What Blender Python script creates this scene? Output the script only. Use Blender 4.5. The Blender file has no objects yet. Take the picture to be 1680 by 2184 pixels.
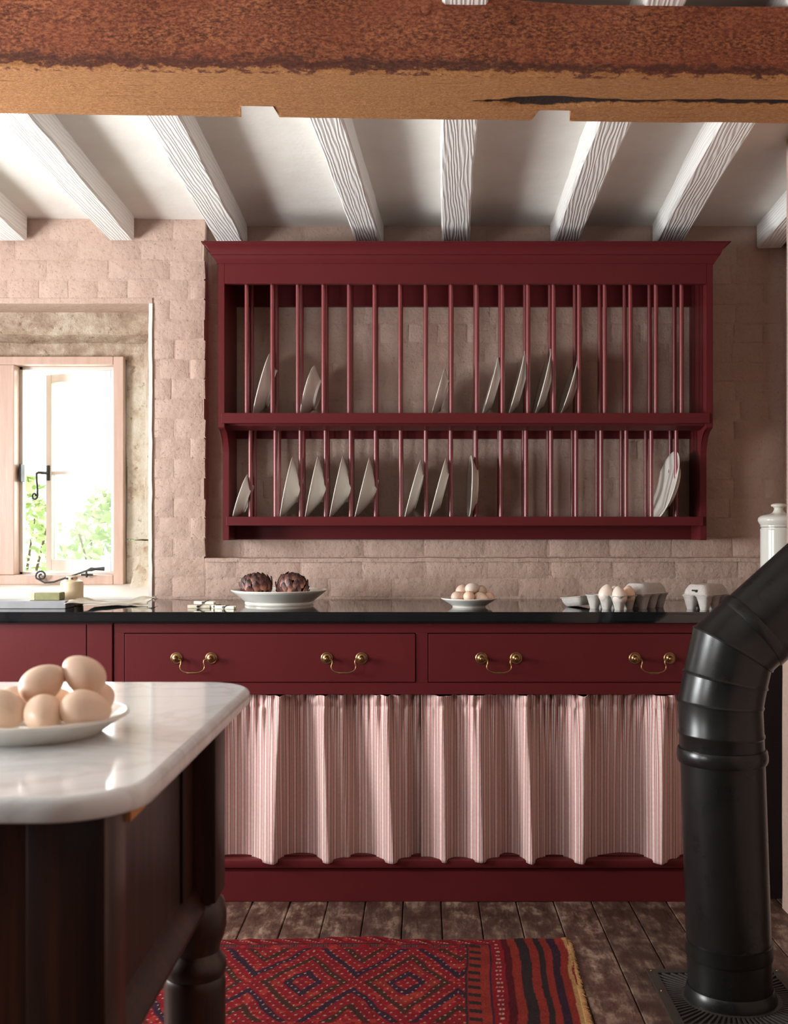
import bpy, bmesh, math, random
import numpy as np
from mathutils import Vector, Matrix, noise as mn

S = bpy.context.scene
COL = S.collection
R = math.radians

# ------------------------------------------------------------------ camera
F = 2400.0            # focal length in pixels of a 1680 x 2184 frame
CX, CY, CZ = 905.0, 1125.0, 1.16
cam = bpy.data.cameras.new('camera')
cam.sensor_fit = 'HORIZONTAL'
cam.sensor_width = 36.0
cam.lens = F / 1680 * 36.0
cam.shift_x = -(CX - 840) / 1680
cam.shift_y = (CY - 1092) / 1680
cam.clip_start = 0.05
cam.dof.use_dof = True
cam.dof.focus_distance = 3.75
cam.dof.aperture_fstop = 11
camo = bpy.data.objects.new('camera', cam)
COL.objects.link(camo)
camo.location = (0, 0, CZ)
camo.rotation_euler = (R(90), 0, 0)
S.camera = camo

# ------------------------------------------------------------------ world, lights, exposure
W = bpy.data.worlds.new('sky')
S.world = W
W.use_nodes = True
wn = W.node_tree
wn.nodes.clear()
bg = wn.nodes.new('ShaderNodeBackground')
bg.inputs[0].default_value = (0.93, 0.97, 1.0, 1)
bg.inputs[1].default_value = 4.4
wo = wn.nodes.new('ShaderNodeOutputWorld')
wn.links.new(bg.outputs[0], wo.inputs[0])

def area(name, loc, rot, sx, sy, power, color=(1, 1, 1), spread=180):
    l = bpy.data.lights.new(name, 'AREA')
    l.shape = 'RECTANGLE'
    l.size, l.size_y = sx, sy
    l.energy = power
    l.color = color
    l.spread = R(spread)
    o = bpy.data.objects.new(name, l)
    o.location = loc
    o.rotation_euler = rot
    COL.objects.link(o)
    return o
# daylight through the left wall window and the sink window, plus added fill lamps
area('window_daylight_left', (-2.90, 2.62, 1.36), (R(90), 0, R(-106)), 1.0, 0.9, 104, (0.95, 0.98, 1.0))
area('ceiling_fill_left', (-2.88, 2.42, 1.10), (R(140), 0, R(-112)), 1.0, 0.5, 56, (0.97, 0.98, 0.98))  # added lamp tilted up to brighten the ceiling, imitating ground bounce
area('wall_fill_left_near', (-2.90, 0.7, 1.25), (R(116), 0, R(-78)), 1.0, 0.8, 54, (0.97, 0.985, 1.0))  # added fill lamp from the front left, evening out the walls
area('fill_rear', (-0.9, -2.5, 1.55), (R(90), 0, R(0)), 1.3, 1.1, 1.0, (1.0, 0.96, 0.91))  # added weak fill lamp; the rear wall has no window
area('window_daylight_sink', (-1.42, 4.72, 1.55), (R(90), 0, R(180)), 0.75, 0.8, 10, (1.0, 0.98, 0.95))

S.view_settings.view_transform = 'Standard'
S.view_settings.look = 'None'
S.view_settings.exposure = 0.0
S.view_settings.gamma = 1.0
S.view_settings.use_curve_mapping = False
try:
    S.cycles.use_denoising = True
    S.cycles.max_bounces = 8
    S.cycles.caustics_reflective = False
    S.cycles.caustics_refractive = False
    S.cycles.sample_clamp_indirect = 6
except Exception:
    pass

# ------------------------------------------------------------------ helpers
def at(px, py, Y):
    """real point at distance Y on the line of sight of a picture point (used to measure sizes)"""
    return Vector(((px - CX) / F * Y, Y, CZ - (py - CY) / F * Y))

def s2l(c):
    c = c / 255.0
    return c / 12.92 if c <= 0.04045 else ((c + 0.055) / 1.055) ** 2.4
def rgb(r, g, b):
    return (s2l(r), s2l(g), s2l(b), 1.0)

class NT:
    def __init__(s, name):
        s.m = bpy.data.materials.new(name)
        s.m.use_nodes = True
        s.t = s.m.node_tree
        s.b = next(n for n in s.t.nodes if n.type == 'BSDF_PRINCIPLED')
        s.out = next(n for n in s.t.nodes if n.type == 'OUTPUT_MATERIAL')
    def n(s, typ, **kw):
        nd = s.t.nodes.new(typ)
        for k, v in kw.items():
            if k.startswith('i_'):
                nd.inputs[k[2:].replace('_', ' ')].default_value = v
            else:
                setattr(nd, k, v)
        return nd
    def l(s, a, b):
        s.t.links.new(a, b)
    def pos(s, scale=(1, 1, 1), obj=False):
        if obj:
            src = s.n('ShaderNodeTexCoord').outputs['Object']
        else:
            src = s.n('ShaderNodeNewGeometry').outputs['Position']
        mp = s.n('ShaderNodeMapping')
        mp.inputs['Scale'].default_value = scale
        s.l(src, mp.inputs['Vector'])
        return mp.outputs[0]
    def noise(s, vec, scale, detail=4, rough=0.6, dist=0.0):
        nd = s.n('ShaderNodeTexNoise')
        nd.inputs['Scale'].default_value = scale
        nd.inputs['Detail'].default_value = detail
        nd.inputs['Roughness'].default_value = rough
        nd.inputs['Distortion'].default_value = dist
        s.l(vec, nd.inputs['Vector'])
        return nd.outputs['Fac']
    def ramp(s, fac, stops, interp='LINEAR'):
        r = s.n('ShaderNodeValToRGB')
        r.color_ramp.interpolation = interp
        e = r.color_ramp.elements
        while len(e) < len(stops):
            e.new(0.5)
        for i, (p, c) in enumerate(stops):
            e[i].position = p
            e[i].color = c if len(c) == 4 else (*c, 1)
        s.l(fac, r.inputs[0])
        return r.outputs[0]
    def mix(s, fac, a, b, mode='MIX'):
        m = s.n('ShaderNodeMix', data_type='RGBA', blend_type=mode)
        for sock, v in ((m.inputs[0], fac), (m.inputs[6], a), (m.inputs[7], b)):
            if hasattr(v, 'links') or isinstance(v, bpy.types.NodeSocket):
                s.l(v, sock)
            else:
                sock.default_value = v
        return m.outputs[2]
    def math(s, op, a, b=None):
        m = s.n('ShaderNodeMath', operation=op)
        for i, v in enumerate((a, b)):
            if v is None:
                continue
            if isinstance(v, bpy.types.NodeSocket):
                s.l(v, m.inputs[i])
            else:
                m.inputs[i].default_value = v
        return m.outputs[0]
    def bump(s, h, strength=0.3, dist=0.01, prev=None):
        b = s.n('ShaderNodeBump')
        b.inputs['Strength'].default_value = strength
        b.inputs['Distance'].default_value = dist
        s.l(h, b.inputs['Height'])
        if prev is not None:
            s.l(prev, b.inputs['Normal'])
        s.l(b.outputs[0], s.b.inputs['Normal'])
        return b.outputs[0]
    def color(s, v):
        if isinstance(v, bpy.types.NodeSocket):
            s.l(v, s.b.inputs['Base Color'])
        else:
            s.b.inputs['Base Color'].default_value = v
    def set(s, **kw):
        for k, v in kw.items():
            s.b.inputs[k.replace('_', ' ')].default_value = v
        return s

def simple(name, c, rough=0.5, var=0.06, scale=30, metallic=0.0, bump=0.0, bscale=200, bdist=0.002, coat=0.0, spec=None):
    m = NT(name)
    p = m.pos()
    f = m.noise(p, scale, 3)
    lo = tuple(max(0, x * (1 - var)) for x in c[:3]) + (1,)
    hi = tuple(min(1, x * (1 + var)) for x in c[:3]) + (1,)
    m.color(m.ramp(f, [(0.3, lo), (0.7, hi)]))
    m.set(Roughness=rough, Metallic=metallic)
    if spec is not None: m.b.inputs['Specular IOR Level'].default_value = spec
    if coat:
        m.b.inputs['Coat Weight'].default_value = coat
        m.b.inputs['Coat Roughness'].default_value = 0.1
    if bump:
        m.bump(m.noise(p, bscale, 2), bump, bdist)
    return m.m

# ---- geometry builders: every function adds to a bmesh
def BM():
    return bmesh.new()

def box(bm, x0, x1, y0, y1, z0, z1, bev=0.0, seg=2):
    vs = [bm.verts.new(p) for p in ((x0, y0, z0), (x1, y0, z0), (x1, y1, z0), (x0, y1, z0),
                                    (x0, y0, z1), (x1, y0, z1), (x1, y1, z1), (x0, y1, z1))]
    fs = [bm.faces.new([vs[i] for i in f]) for f in
          ((3, 2, 1, 0), (4, 5, 6, 7), (0, 1, 5, 4), (1, 2, 6, 5), (2, 3, 7, 6), (3, 0, 4, 7))]
    if bev > 0:
        es = list({e for f in fs for e in f.edges})
        bmesh.ops.bevel(bm, geom=es, offset=bev, segments=seg, affect='EDGES', profile=0.5)
    return bm

def lathe(bm, prof, segs=32, M=None, close=False):
    """prof: list of (r, z)"""
    rings = []
    for r, z in prof:
        if r < 1e-6:
            rings.append([bm.verts.new((0, 0, z))])
        else:
            rings.append([bm.verts.new((r * math.cos(2 * math.pi * k / segs), r * math.sin(2 * math.pi * k / segs), z)) for k in range(segs)])
    new = [v for r in rings for v in r]
    prs = list(zip(rings, rings[1:]))
    if close:
        prs.append((rings[-1], rings[0]))
    for a, b in prs:
        for k in range(segs):
            k2 = (k + 1) % segs
            if len(a) == 1 and len(b) == 1:
                continue
            if len(a) == 1:
                bm.faces.new((a[0], b[k2], b[k]))
            elif len(b) == 1:
                bm.faces.new((a[k], a[k2], b[0]))
            else:
                bm.faces.new((a[k], a[k2], b[k2], b[k]))
    if M is not None:
        bmesh.ops.transform(bm, matrix=M, verts=new)
    return bm

def tube(bm, pts, rad, segs=10, cap=True):
    pts = [Vector(p) for p in pts]
    n = len(pts)
    rads = rad if isinstance(rad, (list, tuple)) else [rad] * n
    rings = []
    up = None
    for i, p in enumerate(pts):
        d = (pts[min(i + 1, n - 1)] - pts[max(i - 1, 0)]).normalized()
        if up is None:
            up = Vector((0, 0, 1)) if abs(d.z) < 0.9 else Vector((1, 0, 0))
        a = d.cross(up).normalized()
        up = a.cross(d).normalized()
        rings.append([bm.verts.new(p + rads[i] * (math.cos(2 * math.pi * k / segs) * a + math.sin(2 * math.pi * k / segs) * up)) for k in range(segs)])
    for a, b in zip(rings, rings[1:]):
        for k in range(segs):
            k2 = (k + 1) % segs
            bm.faces.new((a[k], b[k], b[k2], a[k2]))
    if cap:
        bm.faces.new(rings[0])
        bm.faces.new(list(reversed(rings[-1])))
    return bm

def prism(bm, poly, axis, a0, a1, bev=0.0):
    """closed outline extruded along 'x', 'y' or 'z'; poly in the other two coordinates in order"""
    def P(u, v, t):
        return {'x': (t, u, v), 'y': (u, t, v), 'z': (u, v, t)}[axis]
    A = [bm.verts.new(P(u, v, a0)) for u, v in poly]
    B = [bm.verts.new(P(u, v, a1)) for u, v in poly]
    n = len(poly)
    fs = []
    for i in range(n):
        j = (i + 1) % n
        fs.append(bm.faces.new((A[i], A[j], B[j], B[i])))
    fs.append(bm.faces.new(list(reversed(A))))
    fs.append(bm.faces.new(B))
    if bev:
        bmesh.ops.bevel(bm, geom=list({e for f in fs for e in f.edges}), offset=bev, segments=2, affect='EDGES')
    return bm

def grid(bm, nu, nv, fn, M=None):
    vs = [[bm.verts.new(fn(i / nu, j / nv)) for j in range(nv + 1)] for i in range(nu + 1)]
    for i in range(nu):
        for j in range(nv):
            bm.faces.new((vs[i][j], vs[i + 1][j], vs[i + 1][j + 1], vs[i][j + 1]))
    return vs

def mesh_of(name, bm, mat, smooth=None):
    bmesh.ops.recalc_face_normals(bm, faces=bm.faces)
    me = bpy.data.meshes.new(name)
    bm.to_mesh(me)
    bm.free()
    if mat is not None:
        me.materials.append(mat)
    if smooth is not None:
        me.polygons.foreach_set('use_smooth', [True] * len(me.polygons))
        if smooth < 179:
            try:
                me.set_sharp_from_angle(angle=R(smooth))
            except Exception:
                pass
    return me

ORIGIN = {}

def link(name, me, parent=None, loc=None, rot=None, **props):
    o = bpy.data.objects.new(name, me)
    COL.objects.link(o)
    if parent is not None:
        o.parent = parent
        # parts are meshed in world coordinates when their thing is an unrotated Empty
        if loc is None and parent.name in ORIGIN:
            o.location = -ORIGIN[parent.name]
            ORIGIN[o.name] = Vector((0, 0, 0))
    if loc is not None:
        o.location = loc
    if rot is not None:
        o.rotation_euler = rot
    for k, v in props.items():
        o[k] = v
    return o

def obj(name, bm, mat, parent=None, smooth=None, loc=None, rot=None, **props):
    o = link(name, mesh_of(name, bm, mat, smooth), parent, loc, rot, **props)
    if smooth == 40:
        w = o.modifiers.new('even_shading', 'WEIGHTED_NORMAL')
        w.keep_sharp = True
        w.weight = 100
    return o

def thing(name, label, cat, loc=(0, 0, 0), group=None, kind=None, world=True, rot=None):
    o = bpy.data.objects.new(name, None)
    COL.objects.link(o)
    o.location = loc
    o.empty_display_size = 0.05
    if rot:
        o.rotation_euler = rot
    if world:
        ORIGIN[o.name] = Vector(loc)
    tag(o, label, cat, group, kind)
    return o

def tag(o, label, cat=None, group=None, kind=None):
    o['label'] = label
    if cat:
        o['category'] = cat
    if group:
        o['group'] = group
    if kind:
        o['kind'] = kind
    return o

rnd = random.Random(7)
# ------------------------------------------------------------------ materials
def m_wall():
    m = NT('pink_painted_brick')
    p = m.pos()
    f = m.noise(p, 6, 5, 0.6)
    g = m.noise(p, 70, 4, 0.6)
    c = m.ramp(f, [(0.3, rgb(180, 151, 136)), (0.7, rgb(188, 162, 148))])
    c = m.mix(m.ramp(g, [(0.32, (0.35, 0.35, 0.35)), (0.46, (0, 0, 0))]), c, rgb(162, 133, 118))
    m.color(c)
    m.set(Roughness=0.7)
    h1 = m.noise(p, 30, 5, 0.62)
    n1 = m.bump(h1, 0.55, 0.011)
    pit = m.ramp(m.noise(p, 120, 3, 0.7), [(0.29, (0, 0, 0)), (0.37, (1, 1, 1))])
    m.bump(pit, 0.55, 0.004, n1)
    return m.m

def m_white_wood():
    m = NT('white_painted_timber')
    p0 = m.pos((1, 1, 1))
    mp = m.n('ShaderNodeMapping')
    mp.inputs['Rotation'].default_value = (0, 0.9, 0)
    mp.inputs['Scale'].default_value = (22, 1.7, 14)
    m.l(p0, mp.inputs['Vector'])
    p = mp.outputs[0]
    w = m.n('ShaderNodeTexWave', wave_type='BANDS', bands_direction='X')
    w.inputs['Scale'].default_value = 2.2
    w.inputs['Distortion'].default_value = 9
    w.inputs['Detail'].default_value = 2
    w.inputs['Detail Scale'].default_value = 0.7
    m.l(p, w.inputs['Vector'])
    f = w.outputs['Fac']
    m.color(m.ramp(f, [(0.0, rgb(226, 222, 217)), (0.3, rgb(240, 238, 234)), (1, rgb(242, 240, 237))]))
    m.set(Roughness=0.5)
    n1 = m.bump(f, 0.4, 0.003)
    m.bump(m.noise(m.pos(), 60, 3), 0.2, 0.002, n1)
    return m.m

def m_plaster():
    m = NT('white_ceiling_plaster')
    p = m.pos()
    f = m.noise(p, 5, 4)
    m.color(m.ramp(f, [(0.3, rgb(228, 222, 214)), (0.7, rgb(238, 234, 227))]))
    m.set(Roughness=0.8)
    m.bump(m.noise(p, 9, 4), 0.15, 0.02)
    return m.m

def m_beam():
    m = NT('rough_sawn_oak')
    geo = m.n('ShaderNodeNewGeometry')
    p = m.pos((0.25, 1, 1))
    ps = m.pos((0.5, 1, 1))
    fib = m.noise(ps, 190, 4, 0.75)
    big = m.noise(p, 14, 5, 0.6)
    brown = m.ramp(fib, [(0.36, rgb(68, 31, 16)), (0.48, rgb(123, 64, 38)), (0.62, rgb(173, 107, 68))])
    brown = m.mix(m.ramp(big, [(0.42, (0, 0, 0)), (0.7, (0.6, 0.6, 0.6))]), brown, rgb(139, 68, 45))
    tan = m.ramp(fib, [(0.3, rgb(134, 82, 41)), (0.52, rgb(168, 114, 66)), (0.72, rgb(184, 136, 86))])
    streak = m.noise(m.pos((0.12, 3, 3)), 30, 5, 0.65)
    tan = m.mix(m.ramp(streak, [(0.27, (0.75, 0.75, 0.75)), (0.4, (0, 0, 0))]), tan, rgb(106, 61, 32))
    att = m.n('ShaderNodeAttribute', attribute_name='worn_lit')  # paler underside: wear, with bounce light put into the tan
    rag = m.math('ADD', att.outputs['Fac'], m.math('MULTIPLY', m.math('SUBTRACT', m.noise(ps, 55, 5, 0.7), 0.5), 1.3))
    dark = m.mix(m.ramp(rag, [(-0.0, (0, 0, 0)), (0.3, (0.85, 0.85, 0.85)), (0.52, (0.5, 0.5, 0.5)), (0.6, (0, 0, 0))]), brown, rgb(64, 31, 22))
    c = m.mix(m.ramp(rag, [(0.5, (0, 0, 0)), (0.58, (1, 1, 1))]), dark, tan)
    cr = m.n('ShaderNodeAttribute', attribute_name='split')
    c = m.mix(m.ramp(m.math('ADD', cr.outputs['Fac'], m.math('MULTIPLY', m.math('SUBTRACT', m.noise(ps, 60, 3), 0.5), 0.8)), [(0.42, (0, 0, 0)), (0.6, (1, 1, 1))]), c, rgb(38, 16, 9))
    m.color(c)
    m.set(Roughness=0.85)
    n1 = m.bump(fib, 0.6, 0.006)
    m.bump(streak, 0.3, 0.01, n1)
    return m.m

def m_floor():
    m = NT('old_floor_board')
    oi = m.n('ShaderNodeObjectInfo')
    p = m.pos((1, 0.35, 1))
    f = m.noise(p, 26, 6, 0.7)
    g = m.noise(m.pos(), 9, 5, 0.65)
    h = m.noise(m.pos((1, 0.1, 1)), 90, 4, 0.6)
    c = m.ramp(f, [(0.36, rgb(51, 32, 25)), (0.5, rgb(93, 70, 59)), (0.63, rgb(145, 122, 105))])
    c = m.mix(m.ramp(g, [(0.42, (0.75, 0.75, 0.75)), (0.56, (0, 0, 0))]), c, rgb(63, 34, 26))
    c = m.mix(m.ramp(h, [(0.3, (0.6, 0.6, 0.6)), (0.45, (0, 0, 0))]), c, rgb(42, 26, 20))
    spk = m.noise(m.pos(), 240, 2, 0.5)
    c = m.mix(m.ramp(spk, [(0.66, (0, 0, 0)), (0.74, (0.6, 0.6, 0.6))]), c, rgb(162, 141, 124))
    v = m.n('ShaderNodeHueSaturation')
    m.l(c, v.inputs['Color'])
    mr = m.n('ShaderNodeMapRange')
    mr.inputs[3].default_value = 0.75
    mr.inputs[4].default_value = 1.2
    m.l(oi.outputs['Random'], mr.inputs[0])
    m.l(mr.outputs[0], v.inputs['Value'])
    m.color(v.outputs[0])
    m.set(Roughness=0.55)
    n1 = m.bump(f, 0.25, 0.006)
    m.bump(h, 0.3, 0.003, n1)
    return m.m

def m_stone():
    m = NT('weathered_window_stone')
    p = m.pos()
    f = m.noise(p, 9, 6, 0.7)
    g = m.noise(p, 34, 5, 0.7)
    geo = m.n('ShaderNodeSeparateXYZ')
    m.l(p, geo.inputs[0])
    c = m.ramp(f, [(0.3, rgb(150, 125, 99)), (0.45, rgb(186, 172, 152)), (0.62, rgb(201, 192, 177))])
    c2 = m.ramp(f, [(0.3, rgb(126, 100, 80)), (0.48, rgb(164, 142, 122)), (0.66, rgb(196, 182, 164))])
    c = m.mix(m.ramp(m.math('ADD', geo.outputs[2], m.math('MULTIPLY', f, 0.2)), [(0.0, (0, 0, 0)), (1.0, (0, 0, 0))]), c, c2)
    hz = m.n('ShaderNodeMapRange')
    hz.inputs[1].default_value = 1.62
    hz.inputs[2].default_value = 1.8
    m.l(geo.outputs[2], hz.inputs[0])
    c = m.mix(hz.outputs[0], c, c2)
    c = m.mix(m.ramp(g, [(0.6, (0, 0, 0)), (0.7, (0.7, 0.7, 0.7))]), c, rgb(205, 181, 166))
    c = m.mix(m.ramp(g, [(0.3, (0.8, 0.8, 0.8)), (0.42, (0, 0, 0))]), c, rgb(108, 79, 55))
    m.color(c)
    m.set(Roughness=0.9)
    n1 = m.bump(f, 0.7, 0.02)
    m.bump(g, 0.6, 0.008, n1)
    return m.m

def m_marble():
    m = NT('white_marble')
    p = m.pos()
    w = m.noise(p, 5, 8, 0.6, 1.6)
    v = m.ramp(w, [(0.45, rgb(232, 235, 238)), (0.5, rgb(216, 218, 220)), (0.55, rgb(232, 235, 238))])
    s = m.noise(p, 13, 6, 0.7, 0.6)
    c = m.mix(m.ramp(s, [(0.24, (0.6, 0.6, 0.6)), (0.33, (0, 0, 0))]), v, rgb(150, 148, 144))
    c = m.mix(m.ramp(m.noise(p, 2.2, 3), [(0.4, (0, 0, 0)), (0.7, (0.3, 0.3, 0.3))]), c, rgb(218, 215, 210))
    m.color(c)
    m.set(Roughness=0.11)
    m.bump(m.noise(p, 8, 3), 0.04, 0.01)
    return m.m

def m_island_wood():
    m = NT('dark_varnished_pine')
    p = m.pos((1, 1, 0.03))
    f = m.noise(p, 46, 5, 0.6, 0.4)
    g = m.noise(m.pos((1, 1, 0.08)), 130, 3, 0.6)
    c = m.ramp(f, [(0.32, rgb(21, 7, 4)), (0.5, rgb(45, 17, 8)), (0.68, rgb(71, 31, 15))])
    c = m.mix(m.ramp(g, [(0.35, (0.5, 0.5, 0.5)), (0.5, (0, 0, 0))]), c, rgb(24, 8, 4))
    m.color(c)
    m.set(Roughness=0.4)
    m.b.inputs['Coat Weight'].default_value = 0.12
    m.b.inputs['Coat Roughness'].default_value = 0.2
    m.bump(f, 0.08, 0.004)
    return m.m

def m_curtain():
    m = NT('striped_linen')
    uv = m.n('ShaderNodeUVMap', uv_map='cloth')
    sx = m.n('ShaderNodeSeparateXYZ')
    m.l(uv.outputs[0], sx.inputs[0])
    fr = m.math('FRACT', sx.outputs[0])
    cream, red, plum, pink = rgb(222, 201, 193), rgb(172, 98, 98), rgb(108, 80, 84), rgb(212, 182, 175)
    c = m.ramp(fr, [(0.0, cream), (0.24, red), (0.38, cream), (0.50, plum), (0.58, cream), (0.74, red), (0.86, pink)], 'CONSTANT')
    th = m.noise(uv.outputs[0], 3.0, 2)
    c = m.mix(m.ramp(th, [(0.3, (0.18, 0.18, 0.18)), (0.7, (0, 0, 0))]), c, rgb(141, 94, 92))
    m.color(c)
    m.set(Roughness=0.9)
    m.b.inputs['Sheen Weight'].default_value = 0.2
    n1 = m.bump(m.noise(m.pos((1, 1, 1)), 420, 2), 0.25, 0.0015)
    m.bump(m.noise(m.pos((1, 1, 0.5)), 22, 3), 0.22, 0.012, n1)
    return m.m

def m_rug():
    m = NT('woven_wool')
    a = m.n('ShaderNodeVertexColor', layer_name='weave')
    p = m.pos()
    f = m.noise(p, 300, 3, 0.7)
    c = m.mix(m.ramp(f, [(0.3, (0.45, 0.45, 0.45)), (0.55, (0, 0, 0))]), a.outputs[0], rgb(60, 16, 18))
    m.color(c)
    m.set(Roughness=0.95)
    m.b.inputs['Specular IOR Level'].default_value = 0.15
    m.bump(f, 0.6, 0.004)
    return m.m

def m_egg(name, c):
    m = NT(name)
    p = m.pos(obj=True)
    oi = m.n('ShaderNodeObjectInfo')
    f = m.noise(p, 30, 3)
    h = m.n('ShaderNodeHueSaturation')
    m.l(m.ramp(f, [(0.3, tuple(x * 0.95 for x in c[:3]) + (1,)), (0.7, c)]), h.inputs['Color'])
    mr = m.n('ShaderNodeMapRange')
    mr.inputs[3].default_value = 0.9
    mr.inputs[4].default_value = 1.08
    m.l(oi.outputs['Random'], mr.inputs[0])
    m.l(mr.outputs[0], h.inputs['Value'])
    m.color(h.outputs[0])
    m.set(Roughness=0.42)
    m.b.inputs['Subsurface Weight'].default_value = 0.08
    m.b.inputs['Subsurface Radius'].default_value = (0.006, 0.003, 0.002)
    m.bump(m.noise(p, 600, 2), 0.08, 0.001)
    return m.m

def m_glass():
    m = NT('window_glass')
    m.t.nodes.remove(m.b)
    tr = m.n('ShaderNodeBsdfTransparent')
    tr.inputs[0].default_value = (0.93, 0.97, 0.95, 1)
    gl = m.n('ShaderNodeBsdfGlossy')
    gl.inputs['Roughness'].default_value = 0.02
    df = m.n('ShaderNodeBsdfTranslucent')
    df.inputs[0].default_value = (0.9, 0.95, 0.93, 1)
    lw = m.n('ShaderNodeFresnel')
    lw.inputs[0].default_value = 1.45
    mx0 = m.n('ShaderNodeMixShader')
    smear = m.ramp(m.noise(m.pos(), 9, 3), [(0.3, (0.02, 0.02, 0.02)), (0.7, (0.06, 0.06, 0.06))])
    m.l(smear, mx0.inputs[0])
    m.l(tr.outputs[0], mx0.inputs[1])
    m.l(df.outputs[0], mx0.inputs[2])
    mx = m.n('ShaderNodeMixShader')
    mx.inputs[0].default_value = 0.05
    m.l(mx0.outputs[0], mx.inputs[1])
    m.l(gl.outputs[0], mx.inputs[2])
    m.l(mx.outputs[0], m.out.inputs[0])
    return m.m

def m_leaf():
    m = NT('garden_leaf')
    oi = m.noise(m.pos(), 3.0, 4)
    m.color(m.ramp(oi, [(0.3, rgb(166, 186, 122)), (0.5, rgb(192, 206, 152)), (0.7, rgb(220, 226, 190))]))
    m.set(Roughness=0.6)
    m.b.inputs['Transmission Weight'].default_value = 0.0
    return m.m

def m_pipe():
    m = NT('black_enamelled_steel')
    p = m.pos()
    f = m.noise(p, 14, 4)
    m.color(m.ramp(f, [(0.3, (0.008, 0.008, 0.0078, 1)), (0.7, (0.012, 0.0118, 0.011, 1))]))
    rr = m.ramp(f, [(0.3, (0.26, 0.26, 0.26)), (0.7, (0.33, 0.33, 0.33))])
    m.l(rr, m.b.inputs['Roughness'])
    m.b.inputs['Specular IOR Level'].default_value = 0.36
    m.bump(m.noise(p, 5, 3), 0.06, 0.01)
    return m.m

def m_worktop():
    m = NT('polished_black_stone')
    p = m.pos()
    f = m.noise(p, 60, 3)
    m.set(Roughness=0.05)
    m.b.inputs['Specular IOR Level'].default_value = 0.85
    m.color(m.ramp(f, [(0.4, (0.010, 0.011, 0.012, 1)), (0.7, (0.013, 0.0145, 0.016, 1))]))
    m.bump(m.noise(p, 7, 3), 0.03, 0.01)
    return m.m

def m_bract():
    m = NT('artichoke_bract')
    p = m.pos(obj=True)
    oi = m.n('ShaderNodeObjectInfo')
    sx = m.n('ShaderNodeSeparateXYZ')
    m.l(p, sx.inputs[0])
    f = m.math('ADD', m.math('MULTIPLY', sx.outputs[2], 22.0), m.math('MULTIPLY', m.noise(p, 120, 3), 0.5))
    c = m.ramp(f, [(0.15, rgb(196, 146, 104)), (0.42, rgb(168, 116, 96)), (0.68, rgb(104, 62, 56)), (0.95, rgb(52, 28, 28))])
    h = m.n('ShaderNodeHueSaturation')
    m.l(c, h.inputs['Color'])
    mr = m.n('ShaderNodeMapRange')
    mr.inputs[3].default_value = 0.55
    mr.inputs[4].default_value = 1.25
    m.l(oi.outputs['Random'], mr.inputs[0])
    m.l(mr.outputs[0], h.inputs['Value'])
    m.color(h.outputs[0])
    m.set(Roughness=0.5)
    return m.m

def m_frame_paint():
    m = NT('pink_window_paint')
    p = m.pos()
    f = m.noise(m.pos((1, 1, 0.1)), 40, 4)
    m.color(m.ramp(f, [(0.3, rgb(186, 152, 134)), (0.7, rgb(199, 168, 152))]))
    m.set(Roughness=0.35)
    m.bump(f, 0.25, 0.004)
    return m.m

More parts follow.
